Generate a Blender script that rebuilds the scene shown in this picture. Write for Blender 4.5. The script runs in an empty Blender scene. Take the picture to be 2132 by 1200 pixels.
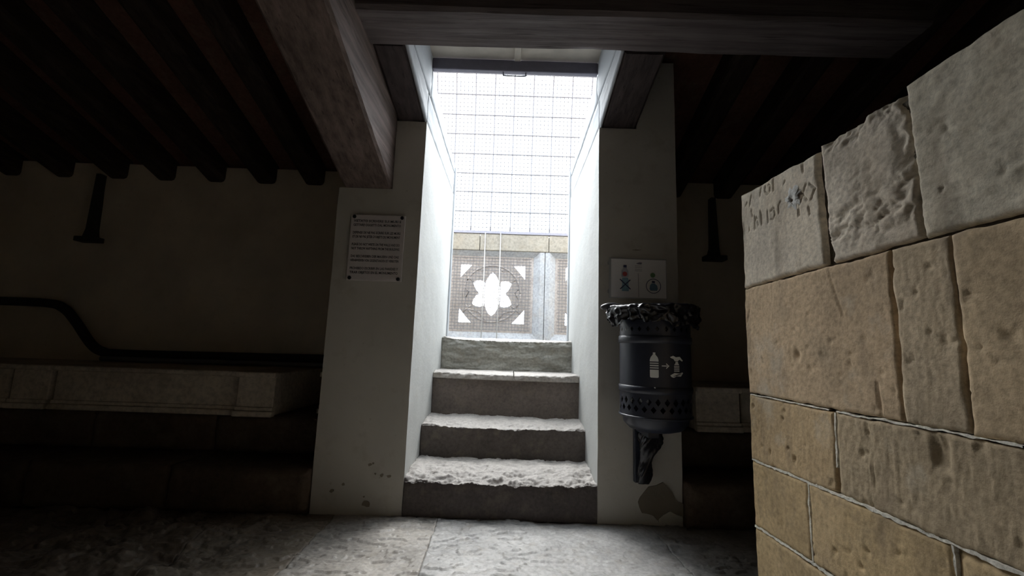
import bpy, bmesh, math, random
import numpy as np
from mathutils import Vector, Matrix

random.seed(7)
SC = bpy.context.scene
COL = SC.collection
EYE = 0.88                      # camera height above the stone floor (m)

# ------------------------------------------------------------------ camera
F_PX, W_PX = 905.0, 2132.0
PITCH, ROLL = math.radians(8.05), math.radians(1.9)
_f = Vector((0, math.cos(PITCH), math.sin(PITCH)))
_u0 = Vector((0, -math.sin(PITCH), math.cos(PITCH)))
_r0 = Vector((1, 0, 0))
_r = _r0 * math.cos(ROLL) + _u0 * math.sin(ROLL)
_u = _u0 * math.cos(ROLL) - _r0 * math.sin(ROLL)
cam_d = bpy.data.cameras.new('camera')
cam_d.sensor_fit = 'HORIZONTAL'
cam_d.sensor_width = 36.0
cam_d.lens = 36.0 * F_PX / W_PX
cam_d.clip_start = 0.02
cam = bpy.data.objects.new('camera', cam_d)
COL.objects.link(cam)
m = Matrix.Identity(4)
for i in range(3):
    m[i][0], m[i][1], m[i][2] = _r[i], _u[i], -_f[i]
m[2][3] = EYE
cam.matrix_world = m
SC.camera = cam

# ------------------------------------------------------------------ world, light, exposure
wd = bpy.data.worlds.new('overcast_sky')
SC.world = wd
wd.use_nodes = True
bg = wd.node_tree.nodes['Background']
bg.inputs['Color'].default_value = (0.85, 0.925, 1.0, 1)
bg.inputs['Strength'].default_value = 7.2

def portal(name, loc, direction, sx, sy):
    d = bpy.data.lights.new(name, 'AREA')
    d.shape = 'RECTANGLE'; d.size = sx; d.size_y = sy
    d.cycles.is_portal = True
    o = bpy.data.objects.new(name, d); COL.objects.link(o)
    o.location = loc
    o.rotation_euler = Vector(direction).to_track_quat('-Z', 'Y').to_euler()
    return o
portal('stair_opening_portal', (-0.02, 3.10, 1.80), (0, -0.82, -0.57), 1.16, 2.1)

# sun spread wide by thin cloud, ahead of the stairs
sun_d = bpy.data.lights.new('hazy_sun', 'SUN')
sun_d.energy = 15.0
sun_d.angle = math.radians(60)
sun_d.color = (1.0, 0.985, 0.96)
sun = bpy.data.objects.new('hazy_sun', sun_d); COL.objects.link(sun)
_el, _az = math.radians(45), math.radians(1)
sun.rotation_euler = Vector((math.cos(_el) * math.sin(_az), -math.cos(_el) * math.cos(_az), -math.sin(_el))).to_track_quat('-Z', 'Y').to_euler()
sun.location = (-2, 8, 8)

vs = SC.view_settings
vs.view_transform = 'Standard'; vs.look = 'None'; vs.gamma = 1.0; vs.exposure = 0.0
vs.use_curve_mapping = False
SC.display_settings.display_device = 'sRGB'
SC.cycles.max_bounces = 5; SC.cycles.diffuse_bounces = 5; SC.cycles.glossy_bounces = 2; SC.cycles.transmission_bounces = 1
SC.cycles.caustics_reflective = False; SC.cycles.caustics_refractive = False
SC.cycles.use_adaptive_sampling = True; SC.cycles.adaptive_threshold = 0.05

# ------------------------------------------------------------------ noise
_rng = np.random.RandomState(3)
_perm = np.concatenate([_rng.permutation(256)] * 3)
_g = _rng.normal(size=(256, 3)); _g /= np.linalg.norm(_g, axis=1)[:, None]
def perlin(p):
    p = np.asarray(p, float)
    i = np.floor(p).astype(int); f = p - i; i &= 255
    w = f * f * f * (f * (f * 6 - 15) + 10)
    out = 0
    for dx in (0, 1):
        for dy in (0, 1):
            for dz in (0, 1):
                h = _perm[_perm[_perm[(i[:, 0] + dx) & 255] + ((i[:, 1] + dy) & 255)] + ((i[:, 2] + dz) & 255)]
                d = f - np.array([dx, dy, dz])
                c = (_g[h] * d).sum(1)
                ww = (w[:, 0] if dx else 1 - w[:, 0]) * (w[:, 1] if dy else 1 - w[:, 1]) * (w[:, 2] if dz else 1 - w[:, 2])
                out = out + c * ww
    return out
def fbm(p, sc=1.0, octv=4, seed=0.0, gain=0.5, stretch=(1, 1, 1)):
    p = np.asarray(p, float) * np.array(stretch) * sc + seed * 17.31
    a, o = 1.0, 0
    for k in range(octv):
        o = o + a * perlin(p); p = p * 2.03 + 5.7; a *= gain
    return o
def sstep(a, b, x):
    t = np.clip((x - a) / (b - a), 0, 1)
    return t * t * (3 - 2 * t)
def terrace(n, k, sharp=0.25):
    t = n * k; fl = np.floor(t)
    return (fl + sstep(0, sharp, t - fl)) / k

# ------------------------------------------------------------------ object helpers
ORIG = {}
def put(o, origin, parent):
    COL.objects.link(o)
    origin = Vector(origin)
    ORIG[o] = origin
    if parent is not None:
        o.parent = parent
        o.location = origin - ORIG[parent]
    else:
        o.location = origin
    return o
def mesh(name, verts, faces, mat, parent=None, smooth=False, color=None):
    v = np.asarray(verts, float)
    lo, hi = v.min(0), v.max(0)
    org = np.array([(lo[0] + hi[0]) / 2, (lo[1] + hi[1]) / 2, lo[2]])
    me = bpy.data.meshes.new(name)
    me.from_pydata((v - org).tolist(), [], [tuple(int(i) for i in f) for f in faces])
    me.update()
    if mat: me.materials.append(mat)
    if smooth:
        me.polygons.foreach_set('use_smooth', [True] * len(me.polygons))
    o = bpy.data.objects.new(name, me)
    if color: o.color = (*color, 1)
    return put(o, org, parent)
def from_bm(name, bm, mat, parent=None, smooth=False, color=None):
    bmesh.ops.recalc_face_normals(bm, faces=bm.faces)
    bm.verts.index_update()
    v = [tuple(x.co) for x in bm.verts]
    f = [[y.index for y in x.verts] for x in bm.faces]
    bm.free()
    return mesh(name, v, f, mat, parent, smooth, color)
def empty(name, loc):
    o = bpy.data.objects.new(name, None)
    o.empty_display_size = 0.1
    return put(o, loc, None)
def tag(o, label, cat, kind=None, group=None):
    o['label'] = label; o['category'] = cat
    if kind: o['kind'] = kind
    if group: o['group'] = group
    return o
def box_bm(bm, a, b, bev=0.0, seg=2):
    x0, y0, z0 = a; x1, y1, z1 = b
    vs_ = [bm.verts.new(p) for p in ((x0, y0, z0), (x1, y0, z0), (x1, y1, z0), (x0, y1, z0), (x0, y0, z1), (x1, y0, z1), (x1, y1, z1), (x0, y1, z1))]
    fs = [bm.faces.new([vs_[i] for i in q]) for q in ((3, 2, 1, 0), (4, 5, 6, 7), (0, 1, 5, 4), (1, 2, 6, 5), (2, 3, 7, 6), (3, 0, 4, 7))]
    if bev > 0:
        es = list({e for f in fs for e in f.edges})
        bmesh.ops.bevel(bm, geom=es, offset=bev, segments=seg, affect='EDGES', profile=0.5)
def box(name, a, b, mat, parent=None, bev=0.0, color=None, seg=2):
    bm = bmesh.new(); box_bm(bm, a, b, bev, seg)
    return from_bm(name, bm, mat, parent, False, color)
def prism_x(name, prof, x0, x1, mat, parent=None, bev=0.0, color=None, wob=0.0, nx=1):
    """side profile of (y, z) points extruded from x0 to x1"""
    bm = bmesh.new()
    n = len(prof)
    a = [bm.verts.new((x0, p[0], p[1])) for p in prof]
    b = [bm.verts.new((x1, p[0], p[1])) for p in prof]
    bm.faces.new(a); bm.faces.new(b[::-1])
    for i in range(n):
        j = (i + 1) % n
        bm.faces.new((a[i], b[i], b[j], a[j]))
    if bev:
        bmesh.ops.bevel(bm, geom=list(bm.edges), offset=bev, segments=2, affect='EDGES', profile=0.5)
    return from_bm(name, bm, mat, parent, False, color)
def tube(bm, pts, r, n=8, closed=False):
    pts = [Vector(p) for p in pts]
    rings = []
    up = Vector((0, 0, 1))
    for k, p in enumerate(pts):
        t = (pts[min(k + 1, len(pts) - 1)] - pts[max(k - 1, 0)]).normalized()
        ref = up if abs(t.dot(up)) < 0.9 else Vector((1, 0, 0))
        s = t.cross(ref).normalized(); q = s.cross(t)
        rr = r[k] if isinstance(r, (list, tuple)) else r
        rings.append([bm.verts.new(p + (s * math.cos(2 * math.pi * i / n) + q * math.sin(2 * math.pi * i / n)) * rr) for i in range(n)])
    for k in range(len(rings) - 1):
        for i in range(n):
            j = (i + 1) % n
            bm.faces.new((rings[k][i], rings[k][j], rings[k + 1][j], rings[k + 1][i]))
    bm.faces.new(rings[0][::-1]); bm.faces.new(rings[-1])
def smooth_path(ctrl, n=10):
    ctrl = [Vector(c) for c in ctrl]
    out = []
    for k in range(len(ctrl) - 1):
        p0, p1, p2, p3 = ctrl[max(k - 1, 0)], ctrl[k], ctrl[k + 1], ctrl[min(k + 2, len(ctrl) - 1)]
        for i in range(n):
            t = i / n
            out.append(0.5 * ((2 * p1) + (p2 - p0) * t + (2 * p0 - 5 * p1 + 4 * p2 - p3) * t * t + (3 * p1 - p0 - 3 * p2 + p3) * t ** 3))
    out.append(ctrl[-1])
    return out
def grid_faces(nx, ny, off=0):
    i, j = np.meshgrid(np.arange(nx), np.arange(ny), indexing='ij')
    a = (i * (ny + 1) + j).ravel() + off
    return np.stack([a, a + ny + 1, a + ny + 2, a + 1], 1)
def relief(name, c00, c10, c11, c01, n, depth, cell, disp, mat, parent, r=0.01, rn=0.6, seed=0, color=None, wob=0.003, smooth=True):
    """a stone whose face is the patch c00 c10 c11 c01 looking along n, worn by disp(P)"""
    c00, c10, c11, c01, n = [np.array(c, float) for c in (c00, c10, c11, c01, n)]
    w = max(np.linalg.norm(c10 - c00), np.linalg.norm(c11 - c01)); h = max(np.linalg.norm(c01 - c00), np.linalg.norm(c11 - c10))
    nx, ny = max(3, int(w / cell)), max(3, int(h / cell))
    u, v = np.meshgrid(np.linspace(0, 1, nx + 1), np.linspace(0, 1, ny + 1), indexing='ij')
    u, v = u.ravel()[:, None], v.ravel()[:, None]
    # pack rows towards the edge so the arris stays crisp
    P = c00 * (1 - u) * (1 - v) + c10 * u * (1 - v) + c11 * u * v + c01 * (1 - u) * v
    du, dv = u[:, 0] * w, v[:, 0] * h
    d = np.minimum(np.minimum(du, w - du), np.minimum(dv, h - dv))
    rr = r * (1 + rn * fbm(P, 14, 2, seed + 3) * 2)
    rr = np.maximum(rr, r * 0.25)
    t = np.clip(d / rr, 0, 1)
    edge = -rr * (1 - np.sqrt(np.clip(1 - (1 - t) ** 2, 0, 1)))
    # wobble the outline in the plane of the face
    ax, ay = (c10 - c00) / w, (c01 - c00) / h
    edgew = (1 - np.clip(d / 0.02, 0, 1))
    P2 = P + ax * (fbm(P, 16, 3, seed + 5) * wob * edgew)[:, None] + ay * (fbm(P, 16, 3, seed + 9) * wob * edgew)[:, None]
    P2 = P2 + n * (disp(P) + edge)[:, None]
    F = grid_faces(nx, ny).tolist()
    V = P2.tolist()
    idx = lambda i, j: i * (ny + 1) + j
    loop = [idx(i, 0) for i in range(nx)] + [idx(nx, j) for j in range(ny)] + [idx(i, ny) for i in range(nx, 0, -1)] + [idx(0, j) for j in range(ny, 0, -1)]
    off = len(V)
    for q in loop:
        p = P[q] - n * depth
        V.append(p.tolist())
    L = len(loop)
    for k in range(L):
        k2 = (k + 1) % L
        F.append([loop[k], off + k, off + k2, loop[k2]])
    F.append([off + k for k in range(L)][::-1])
    return mesh(name, V, F, mat, parent, smooth, color)

# ------------------------------------------------------------------ materials
def nt(name):
    m_ = bpy.data.materials.new(name); m_.use_nodes = True
    t = m_.node_tree
    return m_, t, t.nodes['Principled BSDF']
def node(t, kind, **kw):
    n_ = t.nodes.new(kind)
    for k, v in kw.items():
        if k.startswith('i_'): n_.inputs[k[2:].replace('_', ' ')].default_value = v
        else: setattr(n_, k, v)
    return n_
def coords(t, scale=(1, 1, 1)):
    g = node(t, 'ShaderNodeNewGeometry')
    mp = node(t, 'ShaderNodeMapping'); mp.inputs['Scale'].default_value = scale
    t.links.new(g.outputs['Position'], mp.inputs['Vector'])
    return mp.outputs['Vector']
def noise(t, vec, scale, detail=5, rough=0.55):
    n_ = node(t, 'ShaderNodeTexNoise'); n_.inputs['Scale'].default_value = scale; n_.inputs['Detail'].default_value = detail; n_.inputs['Roughness'].default_value = rough
    t.links.new(vec, n_.inputs['Vector'])
    return n_.outputs['Fac']
def ramp(t, fac, stops):
    r_ = node(t, 'ShaderNodeValToRGB')
    e = r_.color_ramp.elements
    while len(e) < len(stops): e.new(0.5)
    for el, (p, c) in zip(e, stops):
        el.position = p; el.color = (*c, 1) if len(c) == 3 else c
    t.links.new(fac, r_.inputs['Fac'])
    return r_.outputs['Color']
def mix(t, fac, a, b, mode='MIX'):
    x = node(t, 'ShaderNodeMix'); x.data_type = 'RGBA'; x.blend_type = mode
    for s, v in ((x.inputs['Factor'], fac), (x.inputs['A'], a), (x.inputs['B'], b)):
        if isinstance(v, bpy.types.NodeSocket): t.links.new(v, s)
        elif isinstance(v, (int, float)): s.default_value = v
        else: s.default_value = (*v, 1)
    return x.outputs['Result']
def bump(t, b, h, strength, dist):
    n_ = node(t, 'ShaderNodeBump'); n_.inputs['Strength'].default_value = strength; n_.inputs['Distance'].default_value = dist
    t.links.new(h, n_.inputs['Height']); t.links.new(n_.outputs['Normal'], b.inputs['Normal'])
    return n_
def g3(v): return (v, v, v)

def stone_mat(name, base=None, spread=0.25, sc=1.0, rough=0.9, pits=0.6, stretch=(1, 1, 1), bumpd=0.006, spec=0.25, tread=None, fs=45, midw=1.0, stains=False):
    m_, t, b = nt(name)
    v = coords(t, stretch)
    if base is None:
        oi = node(t, 'ShaderNodeObjectInfo'); basec = oi.outputs['Color']
    else: basec = base
    big = noise(t, v, 3.0 * sc, 6, 0.6); fine = noise(t, v, fs * sc, 6, 0.65); mid = noise(t, v, 11 * sc, 5, 0.6)
    c = mix(t, 1.0, basec, ramp(t, big, [(0.3, g3(1 - spread)), (0.7, g3(1 + spread * 0.6))]), 'MULTIPLY')
    c = mix(t, 1.0, c, ramp(t, fine, [(0.32, g3(0.72)), (0.55, g3(1.02)), (0.75, g3(1.15))]), 'MULTIPLY')
    c = mix(t, ramp(t, mid, [(0.52, g3(0)), (0.75, g3(0.35))]), c, (0.30, 0.25, 0.18))
    if stains:     # ochre streaks and pale lime smears in the stone itself
        vs2 = coords(t, (1, 1, 0.35))
        c = mix(t, ramp(t, noise(t, vs2, 6.0, 4, 0.6), [(0.48, g3(0)), (0.70, g3(0.32))]), c, (0.46, 0.35, 0.22))
        c = mix(t, ramp(t, noise(t, vs2, 9.0, 3, 0.5), [(0.58, g3(0)), (0.72, g3(0.45))]), c, (0.17, 0.135, 0.10))
        c = mix(t, ramp(t, noise(t, v, 4.3, 4, 0.6), [(0.60, g3(0)), (0.74, g3(0.45))]), c, (0.56, 0.54, 0.47))
    if tread:      # upper faces trodden pale; upright faces darkened, their shade put into the colour
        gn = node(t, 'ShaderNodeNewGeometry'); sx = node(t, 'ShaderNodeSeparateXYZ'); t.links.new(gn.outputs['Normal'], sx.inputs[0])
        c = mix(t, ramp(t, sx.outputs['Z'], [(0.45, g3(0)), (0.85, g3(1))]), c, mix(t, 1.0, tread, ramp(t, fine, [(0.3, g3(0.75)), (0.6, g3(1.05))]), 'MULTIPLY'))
    t.links.new(c, b.inputs['Base Color'])
    b.inputs['Roughness'].default_value = rough
    b.inputs['Specular IOR Level'].default_value = spec
    h = node(t, 'ShaderNodeMath', operation='MULTIPLY_ADD'); t.links.new(mid, h.inputs[0]); h.inputs[1].default_value = midw
    h2 = node(t, 'ShaderNodeMath', operation='MULTIPLY'); t.links.new(fine, h2.inputs[0]); h2.inputs[1].default_value = pits
    t.links.new(h2.outputs[0], h.inputs[2])
    bump(t, b, h.outputs[0], 0.8, bumpd)
    return m_
M = {}
M['ashlar'] = stone_mat('ashlar_sandstone', None, 0.30, 1.0, bumpd=0.0030, pits=0.7, fs=70, midw=0.35, stains=True)
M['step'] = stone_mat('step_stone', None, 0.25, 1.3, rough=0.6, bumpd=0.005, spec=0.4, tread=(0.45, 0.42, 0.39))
M['floor'] = stone_mat('floor_stone', None, 0.3, 1.2, rough=0.48, bumpd=0.004, spec=0.5)
M['marble'] = stone_mat('old_marble', (0.74, 0.66, 0.55), 0.25, 0.8, bumpd=0.003)
M['rubble'] = stone_mat('dark_masonry', (0.13, 0.095, 0.07), 0.4, 0.8)
M['parapet'] = stone_mat('parapet_marble', (0.38, 0.40, 0.43), 0.15, 1.0, bumpd=0.002)
M['coping'] = stone_mat('coping_stone', (0.30, 0.28, 0.24), 0.12, 1.0, bumpd=0.002)
M['tracery'] = stone_mat('tracery_stone', (0.46, 0.42, 0.40), 0.15, 1.0, bumpd=0.003)
M['mortar'] = stone_mat('lime_mortar', (0.80, 0.77, 0.68), 0.15, 3.0, bumpd=0.004)
M['joint'] = stone_mat('dark_joint_mortar', (0.075, 0.06, 0.042), 0.3, 2.0, bumpd=0.004)

def plaster_mat(name, base, dirt, spread=0.12, bumpd=0.004, stretch=(1, 1, 1)):
    m_, t, b = nt(name)
    v = coords(t, stretch)
    big = noise(t, v, 2.2, 5); fine = noise(t, v, 60, 5, 0.6); mid = noise(t, v, 9, 6, 0.62)
    c = mix(t, 1.0, base, ramp(t, big, [(0.3, g3(1 - spread)), (0.7, g3(1 + spread * 0.4))]), 'MULTIPLY')
    c = mix(t, ramp(t, mid, [(0.56, g3(0)), (0.80, g3(0.5))]), c, dirt)
    spots = noise(t, v, 28, 3, 0.5)
    c = mix(t, ramp(t, spots, [(0.70, g3(0)), (0.78, g3(0.55))]), c, dirt)
    t.links.new(c, b.inputs['Base Color'])
    b.inputs['Roughness'].default_value = 0.82
    b.inputs['Specular IOR Level'].default_value = 0.3
    h = node(t, 'ShaderNodeMath', operation='ADD'); t.links.new(mid, h.inputs[0])
    h2 = node(t, 'ShaderNodeMath', operation='MULTIPLY'); t.links.new(fine, h2.inputs[0]); h2.inputs[1].default_value = 0.25
    t.links.new(h2.outputs[0], h.inputs[1])
    bump(t, b, h.outputs[0], 0.55, bumpd)
    return m_
M['plaster'] = plaster_mat('cream_plaster', (0.56, 0.535, 0.48), (0.32, 0.28, 0.22))
M['jambwash'] = plaster_mat('white_limewash', (0.55, 0.56, 0.545), (0.52, 0.50, 0.45), 0.08, 0.006)
M['wallplaster'] = plaster_mat('recess_plaster', (0.80, 0.70, 0.56), (0.55, 0.46, 0.35), 0.2)
M['render_patch'] = plaster_mat('bare_render', (0.24, 0.205, 0.155), (0.16, 0.13, 0.10), 0.2, 0.006)
M['repair'] = plaster_mat('repair_plaster', (0.52, 0.50, 0.42), (0.4, 0.36, 0.28))
M['whitewash'] = plaster_mat('whitewashed_timber', (0.40, 0.42, 0.44), (0.42, 0.42, 0.41), 0.1, 0.007, (1, 0.35, 1))

def wood_mat(name, base, dark, stretch, rough=0.75, bumpd=0.006):
    m_, t, b = nt(name)
    v = coords(t, stretch)
    g_ = noise(t, v, 14, 6, 0.62); big = noise(t, coords(t), 2.0, 4)
    c = mix(t, ramp(t, g_, [(0.35, g3(0)), (0.62, g3(1))]), dark, base)
    c = mix(t, 1.0, c, ramp(t, big, [(0.3, g3(0.7)), (0.7, g3(1.1))]), 'MULTIPLY')
    streak = noise(t, v, 40, 3, 0.5)
    c = mix(t, ramp(t, streak, [(0.62, g3(0)), (0.72, g3(0.7))]), c, tuple(x * 0.35 for x in dark))
    t.links.new(c, b.inputs['Base Color'])
    b.inputs['Roughness'].default_value = rough
    b.inputs['Specular IOR Level'].default_value = 0.3
    bump(t, b, g_, 0.6, bumpd)
    return m_
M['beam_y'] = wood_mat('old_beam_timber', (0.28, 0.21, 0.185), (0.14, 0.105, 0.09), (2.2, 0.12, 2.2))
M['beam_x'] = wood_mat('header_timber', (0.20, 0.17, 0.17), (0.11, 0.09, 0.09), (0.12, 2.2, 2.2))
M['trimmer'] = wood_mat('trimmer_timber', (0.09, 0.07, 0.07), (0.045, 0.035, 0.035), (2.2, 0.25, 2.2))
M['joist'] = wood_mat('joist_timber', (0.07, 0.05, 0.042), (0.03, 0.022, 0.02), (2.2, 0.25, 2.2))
M['deck'] = stone_mat('terracotta_ceiling_tiles', (0.20, 0.10, 0.075), 0.35, 1.0)

def simple(name, col, rough=0.5, metal=0.0, spec=0.5, coat=0.0, nz=0.0, nsc=30):
    m_, t, b = nt(name)
    if nz:
        f = noise(t, coords(t), nsc, 4)
        c = mix(t, 1.0, col, ramp(t, f, [(0.3, g3(1 - nz)), (0.7, g3(1 + nz * 0.5))]), 'MULTIPLY')
        t.links.new(c, b.inputs['Base Color'])
    else:
        b.inputs['Base Color'].default_value = (*col, 1)
    b.inputs['Roughness'].default_value = rough; b.inputs['Metallic'].default_value = metal
    b.inputs['Specular IOR Level'].default_value = spec; b.inputs['Coat Weight'].default_value = coat
    return m_
M['bin'] = simple('bin_dark_blue_paint', (0.022, 0.026, 0.042), 0.36, 0, 0.6, nz=0.12)
M['bag'] = simple('black_plastic_film', (0.012, 0.012, 0.016), 0.22, 0, 0.65)
M['baglite'] = simple('grey_plastic_film', (0.10, 0.10, 0.11), 0.3, 0, 0.6)
M['decal'] = simple('pale_sticker_print', (0.85, 0.88, 0.86), 0.6)
M['iron'] = simple('dark_iron', (0.05, 0.048, 0.045), 0.6, 0.3, nz=0.3)
M['pipe'] = simple('black_cable_sleeve', (0.02, 0.02, 0.022), 0.6, nz=0.2)
M['wire'] = simple('galvanised_wire', (0.20, 0.21, 0.23), 0.5, 0.5)
M['wirelite'] = simple('pale_wire', (0.5, 0.5, 0.5), 0.5, 0.3)
M['rail'] = simple('grey_painted_rail', (0.26, 0.26, 0.31), 0.5, 0.2)
M['hatch'] = simple('hatch_board', (0.50, 0.46, 0.40), 0.8, nz=0.2, nsc=6)
M['hatchbar'] = simple('grey_hatch_frame', (0.16, 0.155, 0.20), 0.5, nz=0.1)
M['paper'] = simple('white_paper', (0.93, 0.93, 0.95), 0.6)
M['laminate'] = simple('clear_lamination', (0.45, 0.46, 0.47), 0.15, 0, 0.7)
M['ink_blue'] = simple('ink_navy', (0.05, 0.06, 0.16), 0.6)
M['ink_red'] = simple('ink_red', (0.50, 0.08, 0.08), 0.6)
M['ink_cyan'] = simple('ink_pale_blue', (0.30, 0.50, 0.62), 0.6)
M['ink_steel'] = simple('ink_steel_blue', (0.16, 0.28, 0.42), 0.6)
M['ink_pale'] = simple('ink_pale_grey', (0.52, 0.52, 0.60), 0.6)
M['ink_green'] = simple('ink_green', (0.14, 0.30, 0.13), 0.6)
M['ink_grey'] = simple('ink_grey', (0.22, 0.22, 0.27), 0.6)
M['ink_lightgrey'] = simple('ink_light_grey', (0.42, 0.42, 0.46), 0.6)
M['plaque'] = simple('plaque_enamel', (0.67, 0.62, 0.61), 0.45, nz=0.06)
M['screw'] = simple('dark_screw', (0.02, 0.02, 0.022), 0.5, 0.6)
M['lettering'] = simple('plaque_lettering', (0.035, 0.03, 0.035), 0.6)

# ================================================================== STRUCTURE
# roof underside: joists and ceiling slope up from the outer wall towards the room
SLOPE = 0.33
def zj(y): return 2.17 + SLOPE * (3.45 - y)            # underside of the joists
XL, XR = -0.533, 0.482                                   # stair opening
D = 2.40                                                 # face of the two piers
YO, YI = 3.66, 3.45                                      # outer wall: outer and inner face

# ---- floor: worn slabs
fl = empty('floor', (0, 0.5, 0))
tag(fl, 'worn uneven grey stone slab floor in front of the stairs', 'floor', 'structure')
def floor_disp(P):
    n1 = fbm(P, 2.3, 4, 1)
    n2 = fbm(P, 6.0, 4, 2, 0.5, (1, 1.9, 1))
    t1 = terrace(n2 + 0.3 * n1, 2.4, 0.05)
    rough = 1 + 2.2 * (1 - sstep(-1.45, -0.85, P[:, 0]))
    flat = 1 - 0.55 * sstep(0.05, 0.35, P[:, 0]) * (1 - sstep(0.55, 0.9, P[:, 0]))
    return (0.010 * n1 + 0.016 * t1 * flat + 0.0045 * terrace(fbm(P, 17, 3, 12, 0.5, (1, 1.8, 1)), 3.0, 0.10) * flat + 0.002 * fbm(P, 40, 2, 4)) * (0.75 + 0.25 * rough) + 0.022 * (rough - 1) * fbm(P, 5, 4, 9) - 0.004
cols = [-4.7, -3.5, -2.4, -1.35, -0.86, -0.325, 0.78, 1.9, 3.2, 4.7]
rows = [-2.2, -0.9, 0.3, 1.15, 2.44]
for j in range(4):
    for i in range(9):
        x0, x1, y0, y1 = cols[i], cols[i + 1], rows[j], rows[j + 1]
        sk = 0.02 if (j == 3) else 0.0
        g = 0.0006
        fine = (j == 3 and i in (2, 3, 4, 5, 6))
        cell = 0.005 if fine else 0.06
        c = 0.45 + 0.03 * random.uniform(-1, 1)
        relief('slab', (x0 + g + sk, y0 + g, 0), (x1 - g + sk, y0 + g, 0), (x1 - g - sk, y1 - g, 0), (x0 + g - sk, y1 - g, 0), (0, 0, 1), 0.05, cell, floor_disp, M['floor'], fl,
               r=0.002, seed=i + j * 9, color=((c * 1.02, c, c * 0.97) if i > 4 else (c * 1.0, c * 0.93, c * 0.84) if i == 4 else (c * 0.62, c * 0.52, c * 0.41) if i == 3 else (c * 0.40, c * 0.32, c * 0.24)))  # left slabs are earthier; the light's falloff is also put into their colour

tag(box('floor_foundation', (-4.9, -2.4, -0.35), (4.9, YO, -0.06), M['rubble']), 'dark bedding under the stone slab floor', 'floor', 'structure')
tag(box('floor_foundation', (-4.9, 2.446, -0.35), (4.9, YO, 0.002), M['rubble']), 'dark bedding under the wall piers and stairs', 'floor', 'structure')

# ---- stone stairs
st = empty('stone_stairs', (-0.025, 2.9, 0))
tag(st, 'worn flight of four stone steps climbing between two white jambs', 'stairs')
def step(name, y0, z0, z1, yb, col, parent, nose=0.02, rough=0.006, wear=0.012, chip=0.02, seed=0, x0=XL + 0.001, x1=XR - 0.001, cell=0.006, skew=0.0, strata=0.0, flake=0.0):
    prof = []
    n1 = max(4, int((z1 - nose - z0) / cell))
    for k in range(n1): prof.append((y0, z0 + (z1 - nose - z0) * k / n1, -1, 0))
    for k in range(9):
        a = math.pi / 2 * k / 8
        prof.append((y0 + nose - nose * math.cos(a), z1 - nose + nose * math.sin(a), -math.cos(a), math.sin(a)))
    n2 = max(4, int((yb - y0 - nose) / cell))
    for k in range(1, n2 + 1): prof.append((y0 + nose + (yb - y0 - nose) * k / n2, z1, 0, 1))
    prof = np.array(prof)
    nx = int((x1 - x0) / cell); npf = len(prof) - 1
    X = np.linspace(x0, x1, nx + 1)
    P = np.zeros((nx + 1, npf + 1, 3)); N = np.zeros_like(P)
    P[:, :, 0] = X[:, None]; P[:, :, 1] = prof[None, :, 0] + skew * (X[:, None] - XL); P[:, :, 2] = prof[None, :, 1]
    N[:, :, 1] = prof[None, :, 2]; N[:, :, 2] = prof[None, :, 3]
    P = P.reshape(-1, 3); N = N.reshape(-1, 3)
    Q = P + seed * 3.3
    up = N[:, 2]
    n = fbm(Q, 9, 4, seed)
    terr = terrace(fbm(Q, 9, 4, seed + 2, 0.55, (1, 1.6, 1.0)), 4, 0.08)
    dist = np.hypot(P[:, 1] - y0 - skew * (P[:, 0] - XL), P[:, 2] - z1)
    near = np.exp(-(dist / 0.055) ** 2)
    ragged = fbm(Q, 10, 5, seed + 4, 0.62, (1, 1.5, 1.5))
    d = rough * n * (0.45 + 0.55 * up) + rough * 1.1 * terr * up
    d = d + strata * terrace(fbm(Q, 5, 4, seed + 6, 0.5, (1, 1, 2.6)), 5, 0.12) * (1 - up)
    d = d - near * chip * (0.55 + 1.0 * ragged + 0.5 * terrace(ragged, 5, 0.2))
    P2 = P + N * d[:, None]
    if flake:      # laminated stone broken away in ledges along the front edge
        e = np.maximum(P[:, 1] - y0 - skew * (P[:, 0] - XL), 0)
        E0 = P.copy(); E0[:, 2] = z1; E0[:, 1] = y0 + e
        E0 = E0 + seed * 3.3
        raw = np.clip(1 - (e + 0.09 * fbm(E0, 6, 3, seed + 8)) / (0.5 * (yb - y0)), 0, 1)
        drop = flake * terrace(raw + (0.28 + 0.45 * raw) * fbm(E0, 13, 4, seed + 9, 0.62, (1, 1.7, 1)), 6, 0.10)
        kz = np.clip((P[:, 2] - z0) / (z1 - z0), 0, 1) ** 5
        P2[:, 2] -= np.maximum(drop, -0.2 * flake) * np.where(up > 0.5, 1, kz)
        P2[:, 1] += 0.022 * kz * (1 - up) * np.abs(fbm(E0, 24, 3, seed + 10, 0.6))
    xc = (P[:, 0] - (XL + XR) / 2) / 0.5
    P2[:, 2] -= wear * np.clip(1 - xc ** 2, 0, 1) * np.exp(-(dist / 0.10) ** 2) * (0.3 + 0.7 * up)
    # small wobble along the edge
    F = grid_faces(nx, npf).tolist()
    V = P2.tolist()
    ny1 = npf + 1
    # close to a solid block
    o = len(V)
    for i in (0, nx):
        V.append([X[i], yb, z0])
    for i, oo in ((0, o), (nx, o + 1)):
        F.append([i * ny1 + k for k in range(ny1)] + [oo])
    F.append([i * ny1 + npf for i in range(nx + 1)] + [o + 1, o])
    F.append([i * ny1 for i in range(nx, -1, -1)] + [o, o + 1])
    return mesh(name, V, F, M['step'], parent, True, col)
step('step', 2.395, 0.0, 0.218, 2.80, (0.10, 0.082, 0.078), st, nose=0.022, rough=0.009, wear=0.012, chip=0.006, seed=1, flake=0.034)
step('step', 2.775, 0.20, 0.425, 3.15, (0.12, 0.10, 0.09), st, nose=0.018, rough=0.008, wear=0.014, chip=0.005, seed=2, flake=0.020)
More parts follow.
